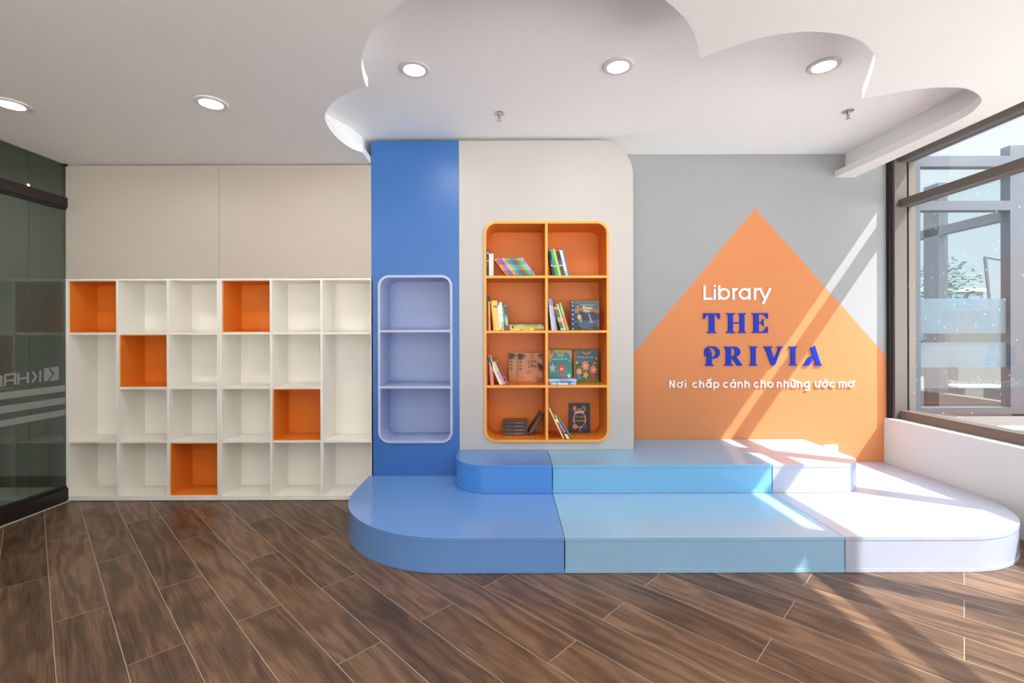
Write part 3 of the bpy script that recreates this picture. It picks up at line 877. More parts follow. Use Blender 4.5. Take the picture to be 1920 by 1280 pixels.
sign('wall_lettering', 'raised blue word PRIVIA on the orange wall, ending in a stylised A',
     [poly_item(*P_), poly_item([R_[0], R_hole]), poly_item(*I1), poly_item(*V_), poly_item(*I2), poly_item(*A_)], M_BLUEACR, 0.012, 960, 770)

# ------------------------------------------------------------------ books
def bm_(c, r=0.42): return mat('cover %d %d %d' % tuple(c), c, r)
NCOUNT = [0]
def book(label, group, org, lean, t, h, d, col, bands=(), text=None, textc=(240, 240, 235), orient='up', art=None, paper=True, soft=False):
    """spine-out book. org=(x,z) of the lower corner it rests on, lean in degrees (positive leans its top to the viewer's left).
    local frame: x thickness 0..t, y depth 0..d, z height 0..h"""
    x, y, z = org
    o = empty('book', (x, y, z))
    o.rotation_euler = (0, radians(-lean), 0)
    tag(o, label, 'book', group)
    cm = bm_(col)
    e = 0.0018 if not soft else 0.0009
    b = B()
    b.box(0, t, 0, e, 0, h, cm)
    b.box(0, e, e, d, 0, h, cm); b.box(t - e, t, e, d, 0, h, cm)
    for (u0, u1, c) in bands:
        b.box(-0.0002, t + 0.0002, -0.0003, d * 0.15, h * u0, h * u1, bm_(c))
    if text:
        M = Matrix.Translation((t / 2, -0.0004, h * 0.5)) @ Matrix.Rotation(radians(90), 4, 'Y')
        b.text(text, 0, 0, min(t * 0.62, h * 0.9 / max(1, len(text)) * 1.6), -0.0002, bm_(textc), M, xs=0.9, depth=0.0001)
    b.build('cover', o, bevel=0.0005)
    if paper:
        b = B(); k = 0.003 if not soft else 0.0006
        b.box(e, t - e, e, d - 0.003, k, h - k, M_PAPER); b.build('pages', o)
    return o
def row(group, items, x0, y, z, lean):
    """items: (label, t, h, d, col, kwargs); each leans against the one before it, flush face to face"""
    x = x0
    a = cos(radians(lean))
    for (lab, t, h, d, col, kw) in items:
        book(lab, group, (x, y, z), lean, t - 0.0003, h, d, col, **kw)
        x += t / a
    return x
pm = YF / F    # metres per pixel on the joinery plane
YK = 3.655     # spines stand just behind the shelf edge
pk = YK / F
zA = SO[0][1]; zB_ = SO[1][1]; zC = SO[2][1]; zD = n_or[2] + 0.0185
def bx(px): return (px - 953) * pk
e0 = 0.0006

gA = 'books on the top shelf, section next to the blue column'
book('tall thin navy book with red marks, upright against the bookcase side, top shelf', gA, (bx(912.9), YK, zA + e0), 0, 0.017, 0.216, 0.17, (34, 44, 78), bands=((0.93, 0.97, (150, 50, 60)), (0.40, 0.46, (170, 60, 60)), (0.52, 0.58, (190, 170, 90)), (0.8, 0.88, (150, 160, 175))))
book('thick white box set standing upright on the top shelf beside the tall navy book', gA, (bx(917.2), YK, zA + e0), 0, 0.035, 0.176, 0.15, (224, 214, 208), bands=())
setc = [('tan', (170, 120, 70)), ('red', (205, 80, 66)), ('royal blue', (64, 98, 178)), ('salmon pink', (222, 132, 100)), ('sage green', (96, 152, 96)), ('teal', (42, 124, 138)),
        ('charcoal blue', (82, 86, 102)), ('olive brown', (112, 108, 80)), ('bright green', (96, 172, 70)), ('periwinkle', (122, 142, 196))]
its = []
neigh = ['first of the leaning row', 'leaning on the tan one', 'leaning on the red one', 'leaning on the royal blue one', 'leaning on the salmon one', 'leaning on the sage green one', 'leaning on the teal one', 'leaning on the charcoal one', 'leaning on the olive one', 'last of the leaning row']
for (nm, c), ng in zip(setc, neigh):
    lc = tuple(min(255, int(v * 1.0 + 34)) for v in c)
    its.append(('slim %s book on the top shelf, %s' % (nm, ng), 0.0195, 0.170, 0.125, c, dict(bands=((0.88, 0.97, lc), (0.30, 0.62, lc)), soft=True)))
its[0] = (its[0][0], 0.011, 0.165, 0.125, setc[0][1], its[0][5])
row(gA, its, bx(950.0), YK + 0.002, zA + e0, 37.0)

gB = 'comic volumes on the top shelf, section next to the window side'
bb_ = dict(bands=((0.40, 0.56, (60, 92, 150)), (0.36, 0.40, (228, 210, 110)), (0.92, 0.97, (190, 110, 110))), soft=True)
def bd(low): return dict(bands=((0.0, 0.35, low), (0.41, 0.55, (40, 84, 150)), (0.355, 0.40, (226, 206, 120)), (0.92, 0.97, (190, 120, 110))), soft=True)
its = [('black comic volume on the top shelf, first of the row beside the divider', 0.0165, 0.216, 0.12, (36, 34, 34), bd((50, 44, 42))),
       ('green comic volume on the top shelf, touching the first black one', 0.0150, 0.216, 0.12, (26, 150, 118), dict(bands=((0.34, 0.37, (210, 225, 220)), (0.92, 0.97, (190, 150, 130))), soft=True)),
       ('green comic volume on the top shelf, touching the yellow one', 0.0150, 0.216, 0.12, (30, 158, 122), dict(bands=((0.34, 0.37, (210, 225, 220)), (0.60, 0.9, (60, 175, 140))), soft=True)),
       ('yellow comic volume on the top shelf among green and black ones', 0.0165, 0.216, 0.12, (238, 204, 40), dict(bands=((0.36, 0.40, (120, 170, 200)), (0.91, 0.96, (214, 150, 90))), soft=True)),
       ('black comic volume on the top shelf, touching the yellow one', 0.0155, 0.216, 0.12, (44, 42, 44), bd((70, 66, 62))),
       ('black comic volume on the top shelf, touching the white one', 0.0160, 0.216, 0.12, (38, 36, 38), bd((60, 60, 60))),
       ('thick white volume on the top shelf beside the black comics', 0.0215, 0.205, 0.12, (222, 218, 220), dict(bands=((0.02, 0.18, (150, 196, 214)), (0.55, 0.62, (205, 200, 206))), soft=True)),
       ('thin blue picture book on the top shelf, last of the comic row', 0.0080, 0.222, 0.13, (34, 126, 190), dict(soft=True))]
row(gB, its[:1], bx(1036.2), YK, zA + e0, 9.3)
row(gB, its[1:], bx(1041.4), YK, zA + e0, 13.3)

gC = 'books on the second shelf, section next to the blue column'
book('tall dark slate book standing upright against the bookcase side on the second shelf', gC, (bx(912.8), YK, zB_ + e0), 0, 0.0135, 0.277, 0.2, (58, 56, 66))
book('thin orange book standing almost upright beside the dark slate one', gC, (bx(916.4), YK, zB_ + e0), 0.8, 0.0145, 0.228, 0.16, (240, 160, 50), soft=True, bands=((0.2, 0.5, (236, 140, 50)),))
its = [('golden yellow book on the second shelf, first of the leaning yellow ones', 0.0175, 0.232, 0.16, (246, 190, 66), dict(soft=True, bands=((0.1, 0.35, (244, 170, 56)),))),
       ('pale yellow book with a grey badge on the second shelf, middle of the yellow ones', 0.0155, 0.235, 0.16, (248, 214, 110), dict(soft=True, bands=((0.76, 0.84, (120, 130, 140)),))),
       ('pale orange book with a grey badge on the second shelf, touching the white ones', 0.0155, 0.235, 0.16, (246, 196, 110), dict(soft=True, bands=((0.76, 0.84, (110, 124, 140)), (0.0, 0.07, (250, 226, 110))))),
       ('white book with a green top on the second shelf', 0.0165, 0.215, 0.15, (228, 226, 228), dict(soft=True, bands=((0.93, 0.995, (70, 160, 110)), (0.0, 0.06, (230, 130, 80))))),
       ('tall white book with faint drawings on the second shelf', 0.0190, 0.224, 0.15, (234, 232, 236), dict(soft=True, bands=((0.22, 0.30, (150, 200, 225)), (0.02, 0.20, (180, 200, 90)), (0.5, 0.56, (200, 196, 210))))),
       ('short green book with a red foot on the second shelf, beside the teal one', 0.0135, 0.186, 0.15, (112, 158, 80), dict(soft=True, bands=((0.0, 0.34, (140, 40, 40)),))),
       ('teal book with a dark title on the second shelf, last of the upright row', 0.0215, 0.203, 0.15, (62, 156, 152), dict(soft=True, bands=((0.0, 0.18, (36, 108, 96)), (0.62, 0.92, (40, 92, 96)), (0.22, 0.5, (150, 196, 186)))))]
row(gC, its, bx(925.4), YK, zB_ + e0, 5.1)

def flat_book(label, group, cx_, y, z, w, d, t, col, bands=(), text=None, tc=(235, 235, 230), top=None):
    """lies flat, spine towards the viewer; w along x"""
    o = tag(empty('book', (cx_ - w / 2, y, z)), label, 'book', group)
    cm = bm_(col); e = 0.0012
    b = B()
    b.box(0, w, 0, e, 0, t, cm); b.box(0, w, e, d, 0, e, cm); b.box(0, w, e, d, t - e, t, bm_(top) if top else cm)
    for u0, u1, c in bands: b.box(w * u0, w * u1, -0.0003, 0.0008, 0.0004, t - 0.0004, bm_(c))
    if text:
        for tx, u, sz_, c in text: b.text(tx, w * u, t * 0.5, sz_, -0.0005, bm_(c), None, 'LEFT', depth=0.0001)
    b.build('cover', o, bevel=0.0004)
    b = B(); b.box(0.003, w - 0.003, e, d - 0.003, e, t - e, M_PAPER); b.build('pages', o)
    return o
gC2 = 'flat pile of books on the second shelf'
flat_book('yellow flat book with coloured dots, bottom of the pile on the second shelf', gC2, bx(985.8), YK, zB_ + e0, 0.288, 0.2, 0.0148, (242, 204, 62), bands=((0.03, 0.08, (120, 90, 30)), (0.35, 0.38, (110, 90, 190)), (0.42, 0.445, (200, 90, 90)), (0.47, 0.50, (70, 150, 200)), (0.55, 0.59, (216, 110, 90)), (0.72, 0.995, (96, 134, 56))))
flat_book('orange flat book, middle of the pile on the second shelf', gC2, bx(987.9), YK, zB_ + e0 + 0.0150, 0.270, 0.2, 0.0160, (238, 168, 60), bands=((0.07, 0.11, (214, 80, 50)), (0.0, 0.35, (240, 180, 96)), (0.7, 0.83, (220, 140, 60))))
flat_book('green flat book, top of the pile on the second shelf', gC2, bx(987.6), YK, zB_ + e0 + 0.0312, 0.272, 0.19, 0.0160, (98, 172, 104), bands=((0.0, 0.06, (200, 180, 140)), (0.2, 0.45, (140, 196, 140)), (0.87, 0.885, (235, 235, 230)), (0.915, 0.93, (235, 235, 230)), (0.935, 0.995, (40, 90, 50))))

gD = 'leaning books on the second shelf, section next to the window side'
its = [('dark red book on the second shelf, first beside the divider', 0.0130, 0.190, 0.15, (120, 44, 44), dict(soft=True)),
       ('lavender blue book on the second shelf, touching the dark red one', 0.0150, 0.252, 0.16, (138, 150, 204), dict(soft=True, bands=((0.0, 0.78, (190, 194, 224)),))),
       ('second lavender blue book on the second shelf, touching the coral edged one', 0.0140, 0.248, 0.16, (126, 138, 196), dict(soft=True, bands=((0.0, 0.8, (180, 186, 220)),))),
       ('thin coral edged book on the second shelf among the lavender ones', 0.0070, 0.232, 0.16, (236, 120, 90), dict(soft=True, bands=((0.0, 0.4, (232, 160, 90)),))),
       ('thin navy and light blue book on the second shelf beside a dark gap', 0.0085, 0.236, 0.16, (44, 72, 140), dict(soft=True, bands=((0.0, 0.5, (70, 160, 214)),)))]
xe = row(gD, its[1:], bx(1034.2), YK, zB_ + e0, 6.3)
its = [('dark olive book on the second shelf, beside the dark gap', 0.0150, 0.218, 0.15, (84, 106, 66), dict(soft=True, bands=((0.30, 0.48, (196, 160, 70)), (0.78, 0.88, (200, 170, 80)), (0.0, 0.08, (170, 190, 170))))),
       ('mid olive book on the second shelf, touching the dark olive one', 0.0150, 0.218, 0.15, (98, 116, 76), dict(soft=True, bands=((0.30, 0.48, (206, 166, 74)), (0.78, 0.86, (200, 170, 80)), (0.0, 0.08, (180, 196, 180))))),
       ('thin white book on the second shelf, between olive and brown ones', 0.0095, 0.214, 0.15, (226, 222, 218), dict(soft=True)),
       ('thin brown book on the second shelf, touching the thin white one', 0.0110, 0.212, 0.15, (140, 112, 88), dict(soft=True, bands=((0.4, 0.46, (190, 170, 100)),))),
       ('light green and coral striped book on the second shelf, last before the front facing one', 0.0135, 0.222, 0.16, (126, 204, 92), dict(soft=True, bands=((0.17, 0.50, (244, 128, 106)), (0.6, 0.85, (164, 222, 134)))))]
row(gD, its, bx(1051.3), YK, zB_ + e0, 16.5)

# front facing books: front cover in the local x-z plane, leaning back a little
def facing(label, group, x0, x1, y, z, h, t, col, art, tilt=6.0, spine=None):
    w = x1 - x0
    o = tag(empty('book', ((x0 + x1) / 2, y, z)), label, 'book', group)
    o.rotation_euler = (radians(-tilt), 0, 0)
    e = 0.0018; cm = bm_(col)
    b = B()
    b.box(-w / 2, w / 2, 0, e, 0, h, cm); b.box(-w / 2, w / 2, t - e, t, 0, h, cm); b.box(-w / 2, -w / 2 + e, e, t - e, 0, h, cm if not spine else bm_(spine))
    art(b, w, h)
    b.build('cover', o)
    b = B(); b.box(-w / 2 + e, w / 2 - 0.003, e, t - e, 0.003, h - 0.003, M_PAPER); b.build('pages', o)
    return o
class Art:
    def __init__(s, b, w, h): s.b = b; s.w = w; s.h = h; s.k = 0
    def P(s, pts, c):      # pts in 0..1 with v downwards
        s.k += 1
        q = [(-s.w / 2 + max(0.0, min(1.0, u)) * s.w, s.h * (1 - max(0.0, min(1.0, v)))) for u, v in pts]
        s.b.prism([q], -0.0002 - 0.00004 * s.k, 0.0005, bm_(c), 'y')
    def E(s, cu, cv, ru, rv, c, n=18, a0=0, a1=360):
        s.P([(cu + ru * cos(radians(a0 + (a1 - a0) * i / n)), cv - rv * sin(radians(a0 + (a1 - a0) * i / n))) for i in range(n + (0 if a1 - a0 == 360 else 1))], c)
    def T(s, body, u, v, size, c, bold=0.0, xs=1.0):
        s.k += 1
        s.b.text(body, -s.w / 2 + u * s.w, s.h * (1 - v), size, -0.0003 - 0.00004 * s.k, bm_(c), None, 'CENTER', 0.0001, bold, xs)
    def leaf(s, u, v, L, wd, ang, c):
        a = radians(ang); du, dv = cos(a), -sin(a); nu, nv = sin(a), cos(a)
        s.P([(u, v), (u + du * L * .4 + nu * wd, v + dv * L * .4 + nv * wd), (u + du * L, v + dv * L), (u + du * L * .4 - nu * wd, v + dv * L * .4 - nv * wd)], c)
def art_dark(b, w, h):      # night landscape, generic
    a = Art(b, w, h)
    a.P([(0.14, 0), (1, 0), (1, 0.42), (0.75, 0.36), (0.5, 0.30), (0.14, 0.34)], (72, 104, 104))
    a.P([(0.14, 0.28), (0.5, 0.22), (1, 0.30), (1, 0.42), (0.6, 0.40), (0.14, 0.42)], (150, 110, 70))
    a.P([(0.3, 0.33), (0.55, 0.40), (0.8, 0.37), (1, 0.46), (1, 0.66), (0.3, 0.70)], (48, 44, 78))
    a.P([(0.14, 0.66), (0.4, 0.68), (1, 0.62), (1, 1), (0.14, 1)], (58, 88, 122))
    a.P([(0.62, 0.43), (0.66, 0.44), (0.74, 0.68), (0.68, 0.68)], (150, 160, 150))
    a.E(0.30, 0.55, 0.07, 0.09, (190, 170, 130)); a.E(0.35, 0.66, 0.05, 0.07, (150, 140, 50))
    a.E(0.23, 0.17, 0.06, 0.06, (60, 48, 44)); a.E(0.24, 0.19, 0.04, 0.035, (190, 130, 110))
    a.P([(0.14, 0.75), (0.24, 0.72), (0.30, 0.85), (0.42, 0.94), (0.6, 0.97), (1, 0.96), (1, 1), (0.14, 1)], (36, 44, 36))
    for i in range(9): a.leaf(0.86, 0.97, 0.26, 0.02, 20 + i * 18, (40, 40, 34))
    for u, v, c in ((0.84, 0.84, (200, 70, 80)), (0.90, 0.9, (196, 110, 70)), (0.74, 0.93, (200, 120, 90)), (0.42, 0.975, (216, 60, 70)), (0.95, 0.83, (210, 110, 60))): a.E(u, v, 0.022, 0.016, c, 8)
    a.E(0.72, 0.72, 0.09, 0.018, (196, 166, 120))
    a.P([(0, 0), (0.14, 0), (0.14, 1), (0, 1)], (30, 48, 92))
    for v in (0.05, 0.16, 0.31, 0.46, 0.62, 0.78, 0.95): a.E(0.07, v, 0.035, 0.022, (190, 200, 215), 7)
    a.T('Peter', 0.60, 0.235, 0.036, (232, 232, 226)); a.T('Pan', 0.57, 0.345, 0.036, (232, 232, 226))
    a.P([(0.37, 0.135), (0.84, 0.135), (0.84, 0.15), (0.37, 0.15)], (206, 180, 140))
def art_tan(b, w, h):
    a = Art(b, w, h)
    for i in range(6): a.leaf(0.0, 0.02, 0.40 - 0.02 * i, 0.035, -14 - i * 13, (40, 44, 34))
    for v in (0.31, 0.42, 0.52): a.leaf(0.0, v, 0.20, 0.03, -8, (84, 80, 36))
    for i in range(4): a.leaf(0.05, 0.6, 0.12, 0.012, 60 - i * 38, (110, 104, 92))
    for i in range(7): a.leaf(0.0, 0.98, 0.36, 0.03, 82 - i * 13, (206, 130, 60))
    for i in range(5): a.leaf(0.98, 0.0, 0.30, 0.02, 205 + i * 16, (84, 92, 50))
    for i in range(7): a.leaf(1.0, 0.42, 0.30, 0.028, 160 + i * 17, (36, 38, 32))
    for i in range(5): a.leaf(0.80, 0.93, 0.24, 0.018, 60 + i * 28, (196, 84, 50))
    a.E(0.90, 1.0, 0.16, 0.17, (140, 96, 46), 14, 0, 180)
    a.E(0.58, 0.08, 0.10, 0.05, (206, 112, 56))
    a.leaf(0.30, 0.70, 0.30, 0.04, 18, (198, 86, 54))
    a.T('CHỜ BÉ', 0.56, 0.165, 0.015, (60, 40, 34)); a.T('LỚN', 0.57, 0.30, 0.036, (34, 34, 34), 0.0006); a.T('LÊN', 0.58, 0.455, 0.036, (34, 34, 34), 0.0006)
    a.P([(0.42, 0.935), (0.60, 0.935), (0.60, 0.945), (0.42, 0.945)], (120, 70, 50))
def art_teal(b, w, h):
    a = Art(b, w, h)
    a.P([(0.08, 0), (0.85, 0), (0.6, 0.06), (0.3, 0.07)], (130, 190, 60))
    a.P([(0, 0), (0.09, 0), (0.08, 0.14), (0.26, 0.04), (0.17, 0.2), (0.08, 0.36), (0.0, 0.42)], (216, 152, 104))
    a.P([(1, 0.02), (0.70, 0.04), (0.88, 0.10), (0.96, 0.26), (1, 0.28)], (210, 160, 120))
    for i in range(11):
        t_ = i / 10; a.E(0.33 + 0.36 * t_, 0.06 + 0.06 * sin(pi * t_), 0.035, 0.025, (228, 158, 90) if i % 2 else (216, 120, 70), 8)
    a.T('Cô bé', 0.50, 0.175, 0.024, (236, 244, 240)); a.T('quàng khăn đỏ', 0.48, 0.275, 0.0205, (236, 244, 240))
    # plain flowers and leaves in the cover's colours
    for i in range(7): a.leaf(0.55, 0.58, 0.21, 0.055, i * 360 / 7, (214, 66, 58))
    a.E(0.55, 0.58, 0.06, 0.045, (240, 200, 176))
    a.leaf(0.55, 0.95, 0.24, 0.02, 90, (196, 78, 66)); a.leaf(0.52, 0.92, 0.2, 0.04, 30, (208, 120, 90)); a.leaf(0.52, 0.92, 0.2, 0.04, 150, (76, 150, 214))
    for i in range(5): a.leaf(0.16, 0.55, 0.16, 0.05, 18 + i * 72, (186, 186, 192))
    for i in range(5): a.leaf(0.86, 0.80, 0.10, 0.03, 18 + i * 72, (214, 220, 214))
    a.E(0.90, 0.34, 0.05, 0.05, (200, 140, 96)); a.E(0.12, 0.90, 0.10, 0.05, (220, 170, 130)); a.P([(0, 0.97), (1, 0.96), (1, 1), (0, 1)], (120, 176, 120))
def art_green(b, w, h):
    a = Art(b, w, h)
    a.P([(0.1, 0.05), (0.68, 0.05), (0.68, 0.0), (0.98, 0.0), (0.98, 0.2), (0.8, 0.4), (0.1, 0.42)], (66, 112, 140))
    a.P([(0.0, 0.1), (0.16, 0.03), (0.22, 0.05), (0.10, 0.22), (0.08, 0.55), (0.06, 0.86), (0.0, 0.86)], (166, 104, 54))
    for i in range(9):
        t_ = i / 8; a.E(0.37 + 0.34 * t_, 0.06 + 0.07 * sin(pi * t_), 0.035, 0.025, (226, 156, 86) if i % 2 else (204, 110, 60), 8)
    a.T('Ba chú heo con', 0.48, 0.23, 0.0215, (222, 232, 228))
    for u, v, q, c in ((0.48, 0.50, 0.19, (232, 158, 130)), (0.22, 0.68, 0.14, (236, 160, 134)), (0.80, 0.62, 0.17, (226, 148, 112))):
        for i in range(8): a.leaf(u, v, q, q * 0.30, i * 45 + 10, c)
        a.E(u, v, q * 0.3, q * 0.22, (244, 206, 150))
    for u, v, c in ((0.48, 0.78, (228, 166, 40)), (0.22, 0.85, (70, 140, 184)), (0.78, 0.83, (200, 40, 40))):
        for i in range(5): a.leaf(u, v, 0.13, 0.05, i * 72, c)
    a.E(0.86, 0.42, 0.06, 0.04, (170, 190, 40)); a.E(0.14, 0.40, 0.06, 0.05, (224, 170, 90)); a.E(0.93, 0.27, 0.04, 0.06, (222, 140, 60))
    a.P([(0.0, 0.93), (1, 0.91), (1, 1), (0, 1)], (60, 120, 56)); a.P([(0.42, 0.955), (0.66, 0.955), (0.66, 0.985), (0.42, 0.985)], (190, 90, 70))
def art_navy(b, w, h):
    a = Art(b, w, h)
    a.P([(0, 0), (0.06, 0), (0.06, 1), (0, 1)], (26, 38, 76))
    n = 26
    for i in range(n):
        t_ = 2 * pi * i / n
        c = [(196, 140, 196), (232, 176, 130), (222, 120, 60), (160, 110, 190)][i % 4]
        a.E(0.49 + 0.29 * cos(t_), 0.55 + 0.27 * sin(t_), 0.045, 0.03, c, 8)
    a.P([(0.28, 0.27), (0.70, 0.25), (0.73, 0.30), (0.70, 0.335), (0.28, 0.345), (0.25, 0.31)], (232, 184, 140))
    a.P([(0.35, 0.25), (0.42, 0.17), (0.50, 0.14), (0.58, 0.17), (0.65, 0.25)], (150, 100, 170))
    for i in range(8): a.leaf(0.26, 0.17, 0.12, 0.03, i * 45, (226, 128, 52))
    for i in range(6): a.leaf(0.70, 0.19, 0.17, 0.022, -50 + i * 36, (84, 160, 96))
    a.E(0.27, 0.80, 0.13, 0.085, (226, 122, 66)); a.E(0.74, 0.82, 0.14, 0.075, (44, 72, 138)); a.leaf(0.5, 0.95, 0.1, 0.04, 90, (196, 84, 60))
    a.leaf(0.52, 0.87, 0.14, 0.03, 20, (80, 140, 80)); a.leaf(0.50, 0.87, 0.14, 0.03, 160, (80, 140, 80))
    a.T('CỔ TÍCH', 0.49, 0.475, 0.0215, (206, 164, 44), 0.0003); a.T('ANDERSEN', 0.49, 0.60, 0.0165, (206, 164, 44), 0.0003)
    a.P([(0.38, 0.945), (0.62, 0.945), (0.62, 0.955), (0.38, 0.955)], (150, 150, 150))
def at(px, y): return (px - 953) * y / F
yy = 3.70
facing('dark blue green picture book facing forward on the second shelf', 'picture books facing forward', at(1070.6, yy), at(1123.9, yy), yy, zB_ + e0, 0.236, 0.016, (44, 62, 66), art_dark, 4, (30, 48, 92))
gE = 'leaning books on the third shelf'
its = [('dark red upright book against the bookcase side on the third shelf', 0.0100, 0.20, 0.15, (164, 56, 48), dict(soft=True)),
       ('book with navy top and salmon spine on the third shelf', 0.0155, 0.233, 0.16, (228, 136, 104), dict(soft=True, bands=((0.74, 0.98, (42, 70, 150)), (0.72, 0.74, (235, 235, 235))))),
       ('thin pink and light green book on the third shelf, touching the navy topped one', 0.0110, 0.230, 0.16, (150, 180, 96), dict(soft=True, bands=((0.0, 0.45, (222, 120, 124)),)))]
row(gE, its[:1], bx(912.9), YK, zC + e0, 0.0)
row(gE, its[1:], bx(919.6), YK, zC + e0, 4.2)
its = [('white book on the third shelf, first of the leaning row', 0.0125, 0.196, 0.15, (234, 230, 232), dict(soft=True)),
       ('second white book on the third shelf, touching the yellow and coral one', 0.0115, 0.196, 0.15, (222, 220, 226), dict(soft=True, bands=((0.2, 0.8, (206, 204, 214)),))),
       ('yellow and coral book on the third shelf in the leaning row', 0.0115, 0.196, 0.15, (246, 206, 70), dict(soft=True, bands=((0.0, 0.58, (240, 136, 104)),))),
       ('grey beige book on the third shelf, between coral and navy ones', 0.0095, 0.195, 0.15, (190, 160, 134), dict(soft=True)),
       ('navy book on the third shelf in the leaning row', 0.0130, 0.196, 0.15, (34, 56, 110), dict(soft=True, bands=((0.1, 0.12, (230, 230, 230)), (0.3, 0.33, (120, 150, 190))))),
       ('thin red book on the third shelf, last of the leaning row', 0.0085, 0.198, 0.15, (204, 60, 48), dict(soft=True))]
row(gE, its, bx(936.8), YK, zC + e0, 24.0)
gF = 'picture books facing forward'
yb_ = 3.86
facing('tan picture book with dark leaves on the third shelf, mostly hidden behind its twin', gF, at(954.1, 3.885), at(1000, 3.885), 3.885, zC + e0, 0.2445, 0.011, (208, 148, 106), art_tan, 5)
facing('tan picture book with dark leaves, the front one of two on the third shelf', gF, at(971.3, yb_), at(1017.2, yb_), yb_ - 0.004, zC + e0, 0.2415, 0.011, (212, 150, 108), art_tan, 5)
facing('teal picture book with red in its middle, facing forward on the third shelf', gF, at(1029.0, 3.80), at(1073.0, 3.80), 3.80, zC + e0, 0.268, 0.014, (32, 140, 138), art_teal, 8, (150, 110, 70))
facing('green picture book with large pink shapes, facing forward on the third shelf', gF, at(1075.8, 3.85), at(1122.4, 3.85), 3.85, zC + e0, 0.268, 0.014, (48, 106, 62), art_green, 8, (120, 80, 50))
gP = 'flat pile of blue books on the third shelf'
zz = zC + e0
flat_book('blue and white flat book, bottom of the pile before the teal picture book', gP, bx(1054.3), YK, zz, 0.222, 0.14, 0.0150, (88, 120, 200), bands=((0.0, 0.08, (96, 84, 180)), (0.1, 0.3, (200, 214, 236)), (0.34, 0.7, (210, 222, 240)), (0.8, 0.995, (170, 196, 226))))
flat_book('bright blue flat book with a red end, middle of the pile on the third shelf', gP, bx(1054.3), YK, zz + 0.0152, 0.222, 0.14, 0.0160, (30, 136, 204), bands=((0.0, 0.05, (214, 52, 44)), (0.05, 0.09, (230, 180, 100)), (0.1, 0.4, (74, 182, 226)), (0.84, 0.995, (130, 184, 226))))
flat_book('pink and white flat book, top of the pile before the teal picture book', gP, bx(1054.6), YK, zz + 0.0314, 0.224, 0.14, 0.0110, (222, 198, 224), bands=((0.0, 0.2, (236, 214, 230)), (0.4, 0.7, (214, 164, 200))), top=(150, 170, 180))
gG = 'dark brown volumes on the bottom shelf'
y4 = 3.79; p4 = y4 / F
zz = zD + e0
labs = ['bottom', 'second from the bottom', 'third from the bottom', 'top']
cols = [(70, 52, 40), (64, 48, 38), (52, 42, 46), (46, 36, 44)]
for i in range(4):
    flat_book('dark brown thick volume in the pile on the bottom shelf, %s' % (labs[i] if i in (1, 2) else labs[i] + ' of the pile'), gG, at(965.1, y4) + (0.0015 if i % 2 else -0.001), y4, zz + i * 0.0291, 0.200, 0.128, 0.0288, cols[i],
              bands=((0.985, 0.999, (110, 92, 60)),), top=(150, 104, 66) if i == 3 else None,
              text=[('•', 0.03, 0.02, (200, 110, 90)), ('TRUYỆN DÀI', 0.10, 0.0105, (170, 160, 160)), ('•', 0.38, 0.014, (200, 190, 180)), ('DORAEMON', 0.46, 0.0135, (214, 206, 200)), (str(i + 1), 0.88, 0.016, (206, 120, 100))])
o = book('dark brown thick volume leaning against the divider on the bottom shelf', gG, (at(988.8, y4) + 0.0005, y4, zD + 0.0006), -31.5, 0.0288, 0.200, 0.128, (58, 42, 38), text='TRUYỆN DÀI  DORAEMON', textc=(190, 170, 160))
# a book leaning to the other side rests on its other lower corner
o.location.x += 0.0288 * 0 ; o.location.z += 0.0288 * sin(radians(31.5))
gH = 'leaning books on the bottom shelf beside the divider'
book('large thin cream board book leaning against the divider on the bottom shelf', gH, (at(1055.4, YK), YK, zD + e0), 25.5, 0.011, 0.268, 0.22, (236, 224, 170), soft=True, bands=())
its = [('red and white book on the bottom shelf, touching the cream board book', 0.0120, 0.178, 0.15, (226, 84, 54), dict(soft=True, bands=((0.0, 0.22, (232, 228, 232)), (0.86, 1.0, (232, 228, 232))))),
       ('yellow topped light blue book on the bottom shelf, beside the red and white one', 0.0100, 0.212, 0.15, (104, 172, 216), dict(soft=True, bands=((0.0, 0.20, (240, 210, 60)), (0.72, 1.0, (240, 208, 70)), (0.2, 0.28, (40, 60, 120))))),
       ('thin black book on the bottom shelf, inside the leaning row', 0.0080, 0.206, 0.15, (36, 36, 34), dict(soft=True)),
       ('thin green and pale blue book on the bottom shelf, last of the leaning row', 0.0070, 0.204, 0.15, (96, 170, 110), dict(soft=True, bands=((0.3, 0.9, (120, 160, 180)),)))]
row(gH, its, at(1062.6, YK), YK, zD + e0, 31.5)
facing('navy picture book with a round wreath, facing forward on the bottom shelf', gF, at(1067.6, 3.90), at(1106.0, 3.90), 3.90, zD + e0, 0.240, 0.014, (22, 28, 52), art_navy, 4)

# ------------------------------------------------------------------ outside
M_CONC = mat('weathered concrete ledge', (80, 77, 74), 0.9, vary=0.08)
M_BOUNCE = mat('added pale bounce paving', (228, 224, 216), 0.9, vary=0.03)  # paving mostly out of view, made pale to bounce light onto the ceiling
M_GRND = mat('street paving', (60, 59, 56), 0.95, spec=0.05, vary=0.06)
b = B(); b.box(3.63, 60, 3.98, 60, -0.5, -0.15, M_GRND); b.box(-30, 60, -40, YREAR - 0.15, -0.5, -0.15, M_BOUNCE); b.box(3.63, 60, YREAR - 0.15, 3.98, -0.5, -0.15, M_BOUNCE); tag(b.build('ground'), kind='structure')
# raised concrete terrace outside the window
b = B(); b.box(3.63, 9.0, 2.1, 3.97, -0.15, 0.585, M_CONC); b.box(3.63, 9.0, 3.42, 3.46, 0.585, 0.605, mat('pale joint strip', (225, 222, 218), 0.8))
ter = tag(b.build('terrace_slab'), 'pale concrete terrace slab outside the window', 'terrace')
